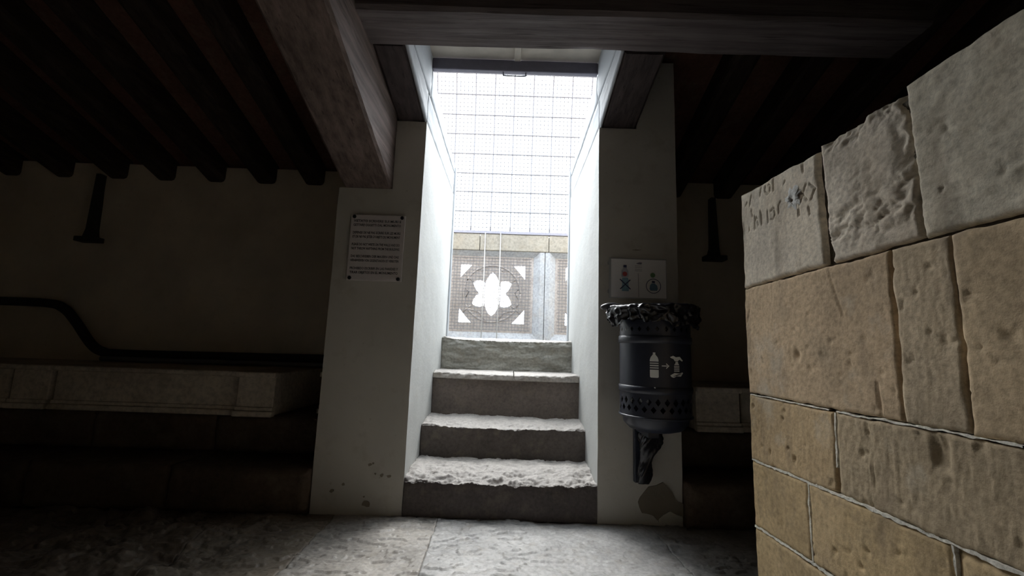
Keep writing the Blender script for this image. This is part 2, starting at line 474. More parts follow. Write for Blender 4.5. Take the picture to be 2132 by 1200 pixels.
s3 = step('step', 3.105, 0.40, 0.668, 3.47, (0.19, 0.155, 0.135), st, nose=0.006, rough=0.006, wear=0.0, chip=0.004, seed=3, skew=-0.06)
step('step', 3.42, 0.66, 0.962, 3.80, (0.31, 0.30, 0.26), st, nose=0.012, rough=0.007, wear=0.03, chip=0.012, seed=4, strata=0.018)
# tread slabs of the third step, two pieces with a joint
for k, (a, b) in enumerate(((XL + 0.001, 0.030), (0.036, XR - 0.001))):
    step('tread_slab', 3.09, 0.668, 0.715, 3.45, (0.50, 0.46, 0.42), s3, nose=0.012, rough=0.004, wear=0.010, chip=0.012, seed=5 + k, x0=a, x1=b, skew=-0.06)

# ---- piers
def pier(name, label, prof_boxes):
    e = empty(name, prof_boxes[0][0]); tag(e, label, 'wall', 'structure')
    return e
wl = empty('wall_pier_left', (-0.77, 3.0, 0)); tag(wl, 'cream plastered wall pier with the text plaque', 'wall', 'structure')
def wall_piece(parent, name, a, b, mat, cell=0.03, amp=0.004, seed=0):
    """plastered block with slightly uneven faces"""
    bm = bmesh.new(); box_bm(bm, a, b, 0.0)
    for ax in range(3):
        nseg = int((b[ax] - a[ax]) / cell)
        for k in range(1, nseg):
            co = [0, 0, 0]; co[ax] = a[ax] + (b[ax] - a[ax]) * k / nseg
            no = [0, 0, 0]; no[ax] = 1
            bmesh.ops.bisect_plane(bm, geom=list(bm.verts) + list(bm.edges) + list(bm.faces), plane_co=co, plane_no=no)
    bm.normal_update()
    P = np.array([v.co[:] for v in bm.verts]); N = np.array([v.normal[:] for v in bm.verts])
    d = amp * fbm(P, 3.0, 4, seed) + amp * 0.35 * fbm(P, 14, 3, seed + 1)
    P = P + N * d[:, None]
    for v, p in zip(bm.verts, P): v.co = p
    return from_bm(name, bm, mat, parent, True)
def limewash_side(o, sx):
    """the faces that look into the stair are limewashed white"""
    o.data.materials.append(M['jambwash'])
    for p in o.data.polygons:
        if p.normal.x * sx > 0.7: p.material_index = 1
def auto_smooth(o, ang=0.7):
    me = o.data
    bm = bmesh.new(); bm.from_mesh(me)
    for e in bm.edges:
        e.smooth = not (len(e.link_faces) == 2 and e.calc_face_angle(0) > ang)
    bm.to_mesh(me); bm.free()
def pier_mesh(parent, poly, seed, sx):
    bm = bmesh.new()
    f = [bm.verts.new((x, D, z)) for x, z in poly]; k_ = [bm.verts.new((x, YO, z)) for x, z in poly]
    bm.faces.new(f); bm.faces.new(k_[::-1])
    for i in range(len(poly)):
        j = (i + 1) % len(poly); bm.faces.new((f[i], k_[i], k_[j], f[j]))
    xs = sorted({p[0] for p in poly}); zs = sorted({p[1] for p in poly})
    cuts = [(0, x) for x in xs[1:-1]] + [(2, z) for z in zs[1:-1]]
    for ax, vals in ((0, xs), (1, [D, YO]), (2, zs)):
        n_ = int((vals[-1] - vals[0]) / 0.05)
        cuts += [(ax, vals[0] + (vals[-1] - vals[0]) * q / n_) for q in range(1, n_)]
    for ax, v_ in cuts:
        co = [0, 0, 0]; co[ax] = v_; no = [0, 0, 0]; no[ax] = 1
        bmesh.ops.bisect_plane(bm, geom=list(bm.verts) + list(bm.edges) + list(bm.faces), plane_co=co, plane_no=no)
    bmesh.ops.recalc_face_normals(bm, faces=bm.faces); bm.normal_update()
    P = np.array([v.co[:] for v in bm.verts]); N = np.array([v.normal[:] for v in bm.verts])
    d = 0.004 * fbm(P, 3.0, 4, seed) + 0.0014 * fbm(P, 14, 3, seed + 1)
    for v, p in zip(bm.verts, P + N * d[:, None]): v.co = p
    o_ = from_bm('plaster_face', bm, M['plaster'], parent, True)
    vol = sum(p.center.dot(p.normal) * p.area for p in o_.data.polygons)
    if vol < 0: o_.data.flip_normals()
    auto_smooth(o_); limewash_side(o_, sx)
pier_mesh(wl, [(-1.013, 0), (XL, 0), (XL, 2.19), (-0.707, 2.19), (-0.707, 1.772), (-1.013, 1.772)], 5, 1)
wr = empty('wall_pier_right', (0.7, 3.0, 0)); tag(wr, 'cream plastered wall pier behind the recycling bin', 'wall', 'structure')
pier_mesh(wr, [(XR, 0), (0.928, 0), (0.928, 2.62), (0.701, 2.62), (0.701, 2.19), (XR, 2.19)], 6, -1)

# flaked spots on the left pier, bare patch on the right one
def blob(name, cx, cz, rx, rz, y, mat, parent, seed, n=14, th=0.003):
    rr = random.Random(seed)
    pts = []
    for k in range(n):
        a = 2 * math.pi * k / n
        q = 1 + rr.uniform(-0.35, 0.35)
        pts.append((cx + rx * q * math.cos(a), cz + rz * q * math.sin(a)))
    return plate(name, pts, y, th, mat, parent)
def plate(name, pts, y, th, mat, parent, color=None):
    """flat outline in the x-z plane facing -y, th thick, its back at y"""
    bm = bmesh.new()
    f = [bm.verts.new((p[0], y - th, p[1])) for p in pts]
    b = [bm.verts.new((p[0], y + 0.002, p[1])) for p in pts]
    bm.faces.new(f)
    n = len(pts)
    for i in range(n):
        j = (i + 1) % n
        bm.faces.new((f[i], b[i], b[j], f[j]))
    bm.faces.new(b[::-1])
    return from_bm(name, bm, mat, parent, False, color)
for k, (x, z, r) in enumerate(((-0.717, 0.255, 0.009), (-0.650, 0.204, 0.010), (-0.612, 0.20, 0.009), (-0.685, 0.21, 0.006), (-0.848, 0.155, 0.009), (-0.722, 0.059, 0.018), (-0.907, 0.119, 0.011), (-0.735, 0.095, 0.006), (-0.70, 0.262, 0.006))):
    blob('plaster_chip', x, z, r, r * 0.8, D, M['render_patch'], wl, k, 9)
patch = [(0.750, -0.689), (0.79, -0.681), (0.826, -0.664), (0.846, -0.682), (0.862, -0.699), (0.875, -0.714), (0.89, -0.747), (0.905, -0.76), (0.929, -0.767), (0.928, -0.831), (0.893, -0.822), (0.858, -0.805), (0.823, -0.825), (0.793, -0.854), (0.773, -0.831), (0.74, -0.822), (0.713, -0.819), (0.70, -0.79), (0.694, -0.767), (0.704, -0.745), (0.72, -0.725)]
plate('bare_render_patch', [(x, z + EYE) for x, z in patch], D, 0.004, M['render_patch'], wr)
plate('repair_patch', [(0.80, 0.018), (0.80, 0.035), (0.823, 0.054), (0.858, 0.074), (0.893, 0.057), (0.925, 0.046), (0.925, 0.016)], D, 0.006, M['repair'], wr)
plate('scratch_mark', [(0.669, 1.459), (0.69, 1.463), (0.723, 1.461), (0.70, 1.457)], D, 0.003, M['render_patch'], wr)

# timber wall plates and boards that line the upper stair opening (whitewashed)
def lining(side):
    s = -1 if side < 0 else 1
    x_in = XL if s < 0 else XR
    nm = 'trim_1' if s < 0 else 'trim_2'
    e = empty(nm, (x_in, 2.8, 2.2))
    tag(e, 'whitewashed timber lining of the stair opening above the %s' % ('plaque pier' if s < 0 else 'bin pier'), 'trim', 'structure')
    a, b = (x_in - 0.05, x_in) if s < 0 else (x_in, x_in + 0.05)
    # plate, rough face
    def dd(P): return 0.004 * fbm(P, 6, 4, 3 + s, 0.6, (1, 0.5, 2)) + 0.002 * fbm(P, 30, 3, 5)
    n = (1, 0, 0) if s < 0 else (-1, 0, 0)
    def face(name, pts, depth, cell, r, mat, sd):
        # pts: near-bottom, far-bottom, far-top, near-top as (y, z)
        P = [(x_in, p[0], p[1]) for p in pts]
        if s > 0: P = [P[1], P[0], P[3], P[2]]
        return relief(name, P[0], P[1], P[2], P[3], n, depth, cell, dd, mat, e, r=r, seed=sd, wob=0.004)
    face('wall_plate', [(2.40, 2.192), (YO - 0.06, 2.192), (YO - 0.06, 2.383), (2.40, 2.383)], 0.014, 0.012, 0.006, M['whitewash'], 11 + s)
    face('wall_plate', [(1.88, 2.30), (2.40, 2.192), (2.40, 2.383), (1.88, 2.383)], 0.014, 0.012, 0.006, M['whitewash'], 21 + s)
    face('lining_board', [(1.88, 2.393), (2.47, 2.393), (2.47, 2.66), (1.88, 2.66)], 0.014, 0.02, 0.004, M['whitewash'], 31 + s)
    face('lining_board', [(2.47, 2.393), (YO - 0.03, 2.393), (YO - 0.03, 2.445), (2.47, 2.585)], 0.014, 0.02, 0.004, M['whitewash'], 41 + s)
    # end stop of the jamb, a thin upright at the outer edge
    xo = (x_in - 0.011, x_in + 0.012) if s < 0 else (x_in - 0.012, x_in + 0.011)
    box('end_stop', (xo[0], YO - 0.045, 0.962), (xo[1], YO + 0.01, 2.44), M['whitewash'], e, 0.004)
lining(-1); lining(1)

# ---- outer walls either side of the piers, and the room shell
a = wall_piece(None, 'wall_outer_left', (-4.7, YI, 0), (-0.97, YO, 2.30), M['wallplaster'], 0.12, 0.008, 8); auto_smooth(a)
tag(a, 'dim ochre plastered recess wall below the joist ends', 'wall', 'structure')
a = wall_piece(None, 'wall_outer_right', (0.89, YI, 0), (4.7, YO, 2.30), M['wallplaster'], 0.12, 0.008, 9); auto_smooth(a)
tag(a, 'dark plastered recess wall between bin pier and stone wall', 'wall', 'structure')
for nm, A, B, lab in (('wall_left', (-4.9, -2.4, 0), (-4.7, YO, 4.3), 'dark side wall of the tower room'), ('wall_rear', (-4.7, -2.4, 0), (4.7, -2.2, 4.4), 'dark wall behind the viewer'), ('wall_right', (4.7, -2.4, 0), (4.9, YO, 4.3), 'dark side wall beyond the stone wall')):
    tag(box(nm, A, B, M['wallplaster']), lab, 'wall', 'structure')

# ---- ceiling: deck, joists
ce = empty('ceiling', (0, 0.5, 2.2)); tag(ce, 'sloping dark timber ceiling with exposed joists', 'ceiling', 'structure')
def deck(x0, x1, y0, y1):
    h = 0.17
    prism_x('tile_deck', [(y0, zj(y0) + h), (y1, zj(y1) + h), (y1, zj(y1) + h + 0.1), (y0, zj(y0) + h + 0.1)], x0, x1, M['deck'], ce)
deck(-4.9, XL - 0.04, -2.4, YO + 0.05); deck(XR + 0.04, 4.9, -2.4, YO + 0.05); deck(XL - 0.04, XR + 0.04, -2.4, 1.88)
def joist(x, y0, y1, w=0.15):
    pr = [(y0, zj(y0)), (y1, zj(y1)), (y1, zj(y1) + 0.19), (y0, zj(y0) + 0.19)]
    prism_x('joist', pr, x - w / 2, x + w / 2, M['joist'], ce, 0.03)
for x in (-4.59, -4.17, -3.735, -3.285, -2.89, -2.475, -2.06, -1.66, -1.24, 1.30, 1.72, 2.14, 2.55, 2.97, 3.40, 3.82, 4.25):
    joist(x, -2.3, YI + 0.05, 0.15 + random.uniform(-0.015, 0.015))
for x in (-0.3, 0.28): joist(x, -2.3, 1.7)

# main beam, trimmers and header
def rough_timber(name, prof, x0, x1, mat, parent, lab, cat, cell=0.03, amp=0.006, seed=0, bev=0.012):
    o = prism_x(name, prof, x0, x1, mat, parent, bev)
    return o
def slopebeam(name, x0, x1, pts, mat, cell, amp, seed, axis='y'):
    """timber running in y with bottom line pts=[(y,zb,zt),...]; gently uneven"""
    ys = []
    for k in range(len(pts) - 1):
        y0, y1 = pts[k][0], pts[k + 1][0]
        n = max(1, int(abs(y1 - y0) / cell))
        for i in range(n): ys.append(y0 + (y1 - y0) * i / n)
    ys.append(pts[-1][0])
    zb = np.interp(ys, [p[0] for p in pts], [p[1] for p in pts]); zt = np.interp(ys, [p[0] for p in pts], [p[2] for p in pts])
    nside = 10
    ring = []
    c = 0.014
    for k in range(nside): ring.append((0 if 0 < k else 0, k / nside, 'l'))
    V = []; cnt = None
    for y, b_, t_ in zip(ys, zb, zt):
        sec = []
        for k in range(nside + 1): sec.append((x0 + c + (x1 - x0 - 2 * c) * k / nside, b_, 0, -1))
        for k in range(nside + 1): sec.append((x1, b_ + c + (t_ - b_ - 2 * c) * k / nside, 1, 0))
        for k in range(nside + 1): sec.append((x1 - c - (x1 - x0 - 2 * c) * k / nside, t_, 0, 1))
        for k in range(nside + 1): sec.append((x0, t_ - c - (t_ - b_ - 2 * c) * k / nside, -1, 0))
        cnt = len(sec)
        P = np.array([(s[0], y, s[1]) for s in sec]); N = np.array([(s[2], 0, s[3]) for s in sec])
        d = amp * fbm(P, 5, 4, seed, 0.55, (1.6, 0.35, 1.6)) + amp * 0.5 * terrace(fbm(P, 9, 3, seed + 1, 0.5, (1.6, 0.25, 1.6)), 4, 0.2)
        V += (P + N * d[:, None]).tolist()
    F = []
    for r_ in range(len(ys) - 1):
        for k in range(cnt):
            k2 = (k + 1) % cnt
            F.append([r_ * cnt + k, r_ * cnt + k2, (r_ + 1) * cnt + k2, (r_ + 1) * cnt + k])
    F.append(list(range(cnt))); F.append([(len(ys) - 1) * cnt + k for k in range(cnt)][::-1])
    if pts[0][0] > pts[-1][0]: pass
    V = np.array(V)
    return V, F
def mkbeam(name, x0, x1, pts, mat, cell, amp, seed, parent=None):
    V, F = slopebeam(name, x0, x1, pts, mat, cell, amp, seed)
    bm = bmesh.new()
    vv = [bm.verts.new(v) for v in V]
    for f in F: bm.faces.new([vv[i] for i in f])
    o = from_bm(name, bm, mat, parent, True)
    auto_smooth(o, 0.6)
    return o
zb = lambda y: 1.772 + 0.36 * (2.40 - y)
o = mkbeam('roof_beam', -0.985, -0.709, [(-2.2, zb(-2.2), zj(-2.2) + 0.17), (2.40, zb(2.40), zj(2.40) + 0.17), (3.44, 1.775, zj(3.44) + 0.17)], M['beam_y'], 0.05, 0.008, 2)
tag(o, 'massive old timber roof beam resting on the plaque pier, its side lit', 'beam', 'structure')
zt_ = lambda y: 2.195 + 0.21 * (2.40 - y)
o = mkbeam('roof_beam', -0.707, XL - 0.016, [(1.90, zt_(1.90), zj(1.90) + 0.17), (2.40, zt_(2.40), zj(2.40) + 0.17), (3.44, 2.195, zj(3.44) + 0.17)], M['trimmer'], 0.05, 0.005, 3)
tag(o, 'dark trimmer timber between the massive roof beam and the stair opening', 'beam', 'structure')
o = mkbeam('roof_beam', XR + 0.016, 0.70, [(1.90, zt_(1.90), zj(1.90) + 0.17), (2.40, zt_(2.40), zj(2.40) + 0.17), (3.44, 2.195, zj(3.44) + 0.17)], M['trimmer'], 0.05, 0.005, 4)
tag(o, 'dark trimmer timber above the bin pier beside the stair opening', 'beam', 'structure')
# the undersides next to the opening
for s, x0, x1 in ((-1, XL - 0.052, XL - 0.001), (1, XR + 0.001, XR + 0.052)):
    pass
# header across the opening (runs in x): build along y then swap axes
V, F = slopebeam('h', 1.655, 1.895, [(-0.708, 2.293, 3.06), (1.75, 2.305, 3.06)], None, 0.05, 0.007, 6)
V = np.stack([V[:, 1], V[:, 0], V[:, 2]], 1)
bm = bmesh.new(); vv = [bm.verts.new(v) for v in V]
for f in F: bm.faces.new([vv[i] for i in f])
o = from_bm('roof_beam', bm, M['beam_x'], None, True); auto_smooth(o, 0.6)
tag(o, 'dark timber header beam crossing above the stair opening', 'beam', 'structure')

# ---- sliding hatch lid above the stairs
h = empty('roof_hatch', (-0.025, 2.2, 2.58)); tag(h, 'pushed-back beige roof hatch with grey frame bar and wire handle', 'hatch')
box('hatch_panel', (XL - 0.02, 1.90, 2.655), (-0.030, 2.475, 2.70), M['hatch'], h, 0.003)
box('hatch_panel', (0.006, 1.90, 2.655), (XR + 0.02, 2.475, 2.70), M['hatch'], h, 0.003)
box('batten', (-0.032, 1.90, 2.640), (0.008, 2.46, 2.70), M['hatch'], h, 0.004)
box('frame_bar', (XL - 0.005, 2.462, 2.578), (XR + 0.005, 2.50, 2.652), M['hatchbar'], h, 0.006)
bm = bmesh.new()
tube(bm, smooth_path([(-0.098, 2.48, 2.585), (-0.097, 2.48, 2.566), (-0.088, 2.48, 2.557), (0.032, 2.48, 2.557), (0.041, 2.48, 2.566), (0.042, 2.48, 2.585)], 6), 0.0042, 8)
from_bm('handle', bm, M['rail'], h, True)

# ================================================================== OUTSIDE: terrace, parapet, cage
tf = relief('floor_terrace', (-4.7, YO - 0.02, 0.958), (4.7, YO - 0.02, 0.958), (4.7, 4.9, 0.958), (-4.7, 4.9, 0.958), (0, 0, 1), 0.12, 0.05, lambda P: 0.004 * fbm(P, 5, 3, 2), M['floor'], None, r=0.006, color=(0.38, 0.38, 0.37))
tag(tf, 'pale stone terrace paving outside the doorway', 'floor', 'structure')

PX0, PW, MUL = -0.652, 0.862, 0.256       # first panel's left edge, panel width, mullion width
YP = 4.50
pp = empty('wall_parapet', (0, YP, 0.96)); tag(pp, 'pale carved stone parapet with pierced flower tracery', 'parapet', 'structure')
zb0, zt0 = 0.185 + EYE, 0.965 + EYE
def curve_plate(name, outer, holes, y0, y1, mat, parent, cx):
    cu = bpy.data.curves.new(name, 'CURVE'); cu.dimensions = '2D'; cu.fill_mode = 'BOTH'
    cu.extrude = (y1 - y0) / 2 ; cu.bevel_depth = 0.0
    for lp in [outer] + holes:
        s = cu.splines.new('POLY'); s.points.add(len(lp) - 1); s.use_cyclic_u = True
        for p, q in zip(s.points, lp): p.co = (q[0], q[1], 0, 1)
    tmp = bpy.data.objects.new('tmp', cu); COL.objects.link(tmp)
    dg = bpy.context.evaluated_depsgraph_get()
    me = bpy.data.meshes.new_from_object(tmp.evaluated_get(dg))
    vs_ = np.array([v.co[:] for v in me.vertices]); fs = [list(p.vertices) for p in me.polygons]
    bpy.data.objects.remove(tmp); bpy.data.curves.remove(cu); bpy.data.meshes.remove(me)
    V = np.stack([vs_[:, 0] + cx, (y0 + y1) / 2 - vs_[:, 2], vs_[:, 1]], 1)
    return mesh(name, V, fs, mat, parent)
def petals():
    """one pointed upright petal joined with four round-shouldered side petals"""
    cz = 0.578 + EYE
    upr = [(0, 0.232), (0.030, 0.205), (0.055, 0.165), (0.074, 0.115), (0.079, 0.05), (0.079, -0.05), (0.074, -0.12), (0.055, -0.175), (0.030, -0.215), (0, -0.236)]
    up = [(x, z + cz) for x, z in upr] + [(-x, z + cz) for x, z in upr[-2:0:-1]]
    def wing(s):
        pr = [(0.083, 0.125), (0.12, 0.140), (0.165, 0.138), (0.205, 0.118), (0.195, 0.085), (0.175, 0.045), (0.142, 0.004), (0.175, -0.03), (0.20, -0.075), (0.207, -0.118), (0.165, -0.138), (0.12, -0.142), (0.083, -0.13)]
        q = [(s * x, z + cz) for x, z in pr]
        return q
    return [up, wing(1), wing(-1)]
def corner_holes():
    cz = 0.578 + EYE
    out = []
    for sx in (-1, 1):
        for sz in (-1, 1):
            ox, oz = 0.345, 0.308 if sz > 0 else 0.312
            a = (sx * ox, cz + sz * oz); b = (sx * (ox - 0.132), cz + sz * oz); c = (sx * ox, cz + sz * (oz - 0.15))
            mid = (sx * (ox - 0.075), cz + sz * (oz - 0.062))
            out.append([a, b, mid, c])
    return out
pan_m = M['tracery']
for k in (-2, -1, 0, 1):
    x0 = PX0 + k * (PW + MUL); x1 = x0 + PW; cx = (x0 + x1) / 2 + 0.012
    outer = [(x0 - 0.02 - cx, zb0 - 0.02), (x1 + 0.02 - cx, zb0 - 0.02), (x1 + 0.02 - cx, zt0 + 0.02), (x0 - 0.02 - cx, zt0 + 0.02)]
    tp = curve_plate('tracery_panel', outer, petals() + corner_holes(), YP + 0.05, YP + 0.12, pan_m, pp, cx)
    cz = 0.578 + EYE
    # carved ring and diagonal ribs standing proud of the panel
    bm = bmesh.new()
    pts = [(cx + 0.30 * math.cos(a), YP + 0.05, cz + 0.30 * math.sin(a)) for a in [2 * math.pi * i / 48 for i in range(49)]]
    tube(bm, pts, 0.011, 6)
    from_bm('carved_ring', bm, pan_m, tp, True)
    for sx in (-1, 1):
        for sz in (-1, 1):
            bm = bmesh.new()
            tube(bm, [(cx + sx * 0.20, YP + 0.05, cz + sz * 0.118), (cx + sx * 0.30, YP + 0.05, cz + sz * 0.205)], 0.009, 6)
            from_bm('carved_rib', bm, pan_m, tp, True)
        bm = bmesh.new()
        tube(bm, [(cx + sx * 0.06, YP + 0.05, cz - 0.285), (cx + sx * 0.13, YP + 0.05, cz - 0.20), (cx + sx * 0.26, YP + 0.05, cz - 0.165)], 0.010, 6)
        tube(bm, [(cx + sx * 0.06, YP + 0.05, cz + 0.285), (cx + sx * 0.11, YP + 0.05, cz + 0.235), (cx + sx * 0.17, YP + 0.05, cz + 0.245)], 0.007, 6)
        tube(bm, [(cx + sx * 0.285, YP + 0.05, cz + 0.06), (cx + sx * 0.245, YP + 0.05, cz + 0.01), (cx + sx * 0.275, YP + 0.05, cz - 0.05)], 0.008, 6)
        from_bm('carved_cusp', bm, pan_m, tp, True)
    # splayed frame round the panel: four bevelled sides
    def splay(q): 
        bm = bmesh.new(); v = [bm.verts.new(p) for p in q]; bm.faces.new(v); return bm
    fw = 0.075
    yo, yi = YP - 0.005, YP + 0.06
    ox0, ox1, oz0, oz1 = x0 - fw, x1 + fw, zb0 - 0.10, zt0 + fw * 0.8
    for nm, q in (('frame_splay', [(ox0, yo, oz0), (ox1, yo, oz0), (x1, yi, zb0), (x0, yi, zb0)]), ('frame_splay', [(ox1, yo, oz1), (ox0, yo, oz1), (x0, yi, zt0), (x1, yi, zt0)]),
                  ('frame_splay', [(ox0, yo, oz1), (ox0, yo, oz0), (x0, yi, zb0), (x0, yi, zt0)]), ('frame_splay', [(ox1, yo, oz0), (ox1, yo, oz1), (x1, yi, zt0), (x1, yi, zb0)])):
        yb_ = YP + 0.14
        bm = bmesh.new()
        f = [bm.verts.new(p) for p in q]; b = [bm.verts.new((p[0], yb_, p[2])) for p in q]
        bm.faces.new(f); bm.faces.new(b[::-1])
        for i in range(4):
            j = (i + 1) % 4
            bm.faces.new((f[i], b[i], b[j], f[j]))
        from_bm(nm, bm, M['parapet'], pp)
    # mullion: two upright halves with a fine joint
    mx0, mx1 = x1 + fw, x1 + MUL - fw
    mid = (mx0 + mx1) / 2
    box('mullion', (mx0, YP - 0.01, 0.965), (mid - 0.003, YP + 0.14, zt0 + fw * 0.8), M['parapet'], pp, 0.003)
    box('mullion', (mid + 0.003, YP - 0.01, 0.965), (mx1, YP + 0.14, zt0 + fw * 0.8), M['parapet'], pp, 0.003)
    # coping course, several blocks
for k in range(-3, 5):
    a = -0.355 + k * 0.68 + (0.05 if k % 2 else 0)
    b = -0.355 + (k + 1) * 0.68 + (0.05 if (k + 1) % 2 else 0)
    box('coping_stone', (a + 0.003, YP - 0.02, zt0 + 0.062), (b - 0.003, YP + 0.18, 1.205 + EYE), M['coping'], pp, 0.006)
tag(box('rail', (-2.6, YP - 0.028, 1.207 + EYE), (2.8, YP + 0.03, 1.238 + EYE), M['rail'], None, 0.003), 'grey flat metal rail along the parapet top', 'rail')

# wire cage curving over the terrace
cg = empty('wire_cage', (0, YP, 1.238 + EYE)); tag(cg, 'welded wire safety cage curving up over the terrace parapet', 'cage')
def cage(s):
    """point at arc length s above the rail (y, z)"""
    z0 = 1.238 + EYE
    L1, R1 = 0.56, 4.4
    if s < L1: return (YP, z0 + s)
    a = (s - L1) / R1
    if a < 0.22: return (YP - R1 + R1 * math.cos(a), z0 + L1 + R1 * math.sin(a))
    y1, z1 = YP - R1 + R1 * math.cos(0.22), z0 + L1 + R1 * math.sin(0.22)
    R2 = 0.85; b = (s - L1 - R1 * 0.22) / R2 + 0.22
    b = min(b, 1.75)
    return (y1 - R2 * math.cos(0.22) + R2 * math.cos(b), z1 - R2 * math.sin(0.22) + R2 * math.sin(b))
SMAX = 0.56 + 4.4 * 0.22 + 0.85 * 1.5
for k in range(-8, 10):
    x = -0.041 + 0.21 * k
    bm = bmesh.new(); tube(bm, [(x, *cage(s)) for s in np.linspace(0, SMAX, 44)], 0.0080, 6)
    from_bm('upright_rod', bm, M['wire'], cg, True)
for k in range(1, 15):
    y, z = cage(0.215 * k)
    bm = bmesh.new(); tube(bm, [(-1.9, y - 0.006, z), (0, y - 0.006, z + 0.004 * (k % 3 - 1)), (1.95, y - 0.006, z)], 0.0080, 6)
    from_bm('cross_rod', bm, M['wire'], cg, True)
bm = bmesh.new()
for k in range(-43, 48):
    x = -0.041 + 0.042 * k
    if k % 5: tube(bm, [(x, *cage(s)) for s in np.linspace(0, SMAX, 30)], 0.0041, 4)
for k in range(1, int(SMAX / 0.043)):
    if k % 5:
        y, z = cage(0.043 * k); tube(bm, [(-1.9, y, z), (1.95, y, z)], 0.0041, 4)
o = from_bm('fine_mesh', bm, M['wire'], cg); o['kind'] = 'stuff'
# wire mesh fixed over the tracery, plus two loose uprights in front
for k in (0, 1):
    x0 = PX0 + k * (PW + MUL)
    bm = bmesh.new()
    for i in range(1, 26):
        x = x0 + 0.0331 * i; tube(bm, [(x, YP + 0.036, zb0 + 0.004), (x, YP + 0.036, zt0 - 0.004)], 0.0022, 4)
    for i in range(0, 24):
        z = zb0 + 0.012 + 0.033 * i; tube(bm, [(x0 + 0.012, YP + 0.040, z), (x0 + PW - 0.012, YP + 0.040, z)], 0.0026, 4)
    o = from_bm('wire_screen', bm, M['wire'], None)
    tag(o, ('square wire mesh over the parapet panel with the whole flower opening', 'square wire mesh over the parapet panel cut off by the bin-side jamb')[k], 'wire mesh', 'stuff')
for k, x in enumerate((-0.300, -0.138)):
    bm = bmesh.new(); tube(bm, [(x, YP - 0.03, 1.22 + EYE), (x + 0.003, YP - 0.032, 1.6), (x - 0.004 * k, YP - 0.03, 0.97)], 0.0055, 6)
    o = from_bm('upright_wire', bm, M['wirelite'], None, True)
    tag(o, ('pale upright wire before the parapet, the one nearer the plaque pier', 'pale upright wire before the parapet, the one nearer the stone mullion')[k], 'wire', None, 'pale upright wires')

# ================================================================== RIGHT STONE WALL
XW = 0.87
rw = empty('wall_stone', (1.1, 0.2, 0)); tag(rw, 'breast-high wall of large worn sandstone blocks with carved graffiti', 'wall', 'structure')
box('mortar_core', (XW + 0.016, -1.5, 0), (XW + 0.40, 1.590, 1.47), M['joint'], rw)
STROKES = [[(1.5341, 1.4735), (1.5478, 1.4368)], [(1.472, 1.4758), (1.479, 1.4503)], [(1.4452, 1.4742), (1.4492, 1.4554), (1.4338, 1.4409), (1.4196, 1.4442), (1.4179, 1.4636), (1.4288, 1.4722)], [(1.4007, 1.4781), (1.4009, 1.4386)], [(1.3363, 1.4493), (1.3444, 1.4417)], [(1.253, 1.477), (1.2512, 1.4404)], [(1.243, 1.4003), (1.2768, 1.3483)], [(1.2715, 1.3872), (1.2423, 1.3501)], [(1.2276, 1.3955), (1.2059, 1.3723), (1.2252, 1.3465)], [(1.5938, 1.3831), (1.5918, 1.3372)], [(1.5198, 1.3881), (1.5213, 1.3377)], [(1.519, 1.3668), (1.5075, 1.3812), (1.4975, 1.3486)], [(1.481, 1.3964), (1.4782, 1.3415)], [(1.4397, 1.3828), (1.4386, 1.3398)], [(1.4232, 1.3746), (1.4046, 1.3796), (1.3978, 1.3552), (1.41, 1.3424), (1.4209, 1.3471)], [(1.3667, 1.3887), (1.3785, 1.3764), (1.3784, 1.3531)], [(1.3081, 1.3604), (1.2939, 1.3465)], [(1.2835, 1.3366), (1.2836, 1.315)], [(1.2389, 1.3292), (1.2344, 1.3031)], [(1.5656, 1.4553), (1.5777, 1.4438)], [(1.5572, 1.3538), (1.5553, 1.3442)], [(1.5385, 1.4183), (1.5329, 1.3891)]]
def seg_dist(P, a, b):
    a, b = np.array(a), np.array(b); ab = b - a
    t = np.clip(((P - a) @ ab) / (ab @ ab), 0, 1)
    return np.linalg.norm(P - a - t[:, None] * ab, axis=1)
def stroke_depth(P, strokes, w, depth):
    d = np.full(len(P), 9.0)
    for s in strokes:
        for a, b in zip(s[:-1], s[1:]): d = np.minimum(d, seg_dist(P, a, b))
    return -depth * (1 - sstep(w * 0.25, w, d))
def wall_base(seed, amp=0.0035, pit=0.004, grain=0.0018):
    def f(P):
        a = amp * fbm(P, 5, 4, seed)
        tool = 1.7 * grain * np.abs(fbm(P, 55, 2, seed + 2, 0.5, (1, 2.4, 0.28)))
        n = fbm(P, 26, 3, seed + 5) - 0.12 * fbm(P, 4, 2, seed + 8)
        p = -0.9 * pit * sstep(0.30, 0.55, n)
        return a + tool + p
    return f
def d1(P):
    q = P[:, 1:]
    o_ = 0.002 * fbm(P, 6, 3, 1) + 0.0010 * fbm(P, 50, 2, 4, 0.5, (1, 1, 0.4)) - 0.002 * sstep(0.45, 0.7, fbm(P, 20, 3, 6))
    o_ = o_ + stroke_depth(q, STROKES, 0.0042, 0.006)
    hd = np.hypot(q[:, 0] - 1.3128, q[:, 1] - 1.3738)
    o_ = o_ - 0.016 * (1 - sstep(0.003, 0.008, hd)) - 0.005 * (1 - sstep(0.012, 0.03, np.hypot(q[:, 0] - 1.305, q[:, 1] - 1.380) + 0.012 * fbm(P, 40, 3, 2)))
    return o_
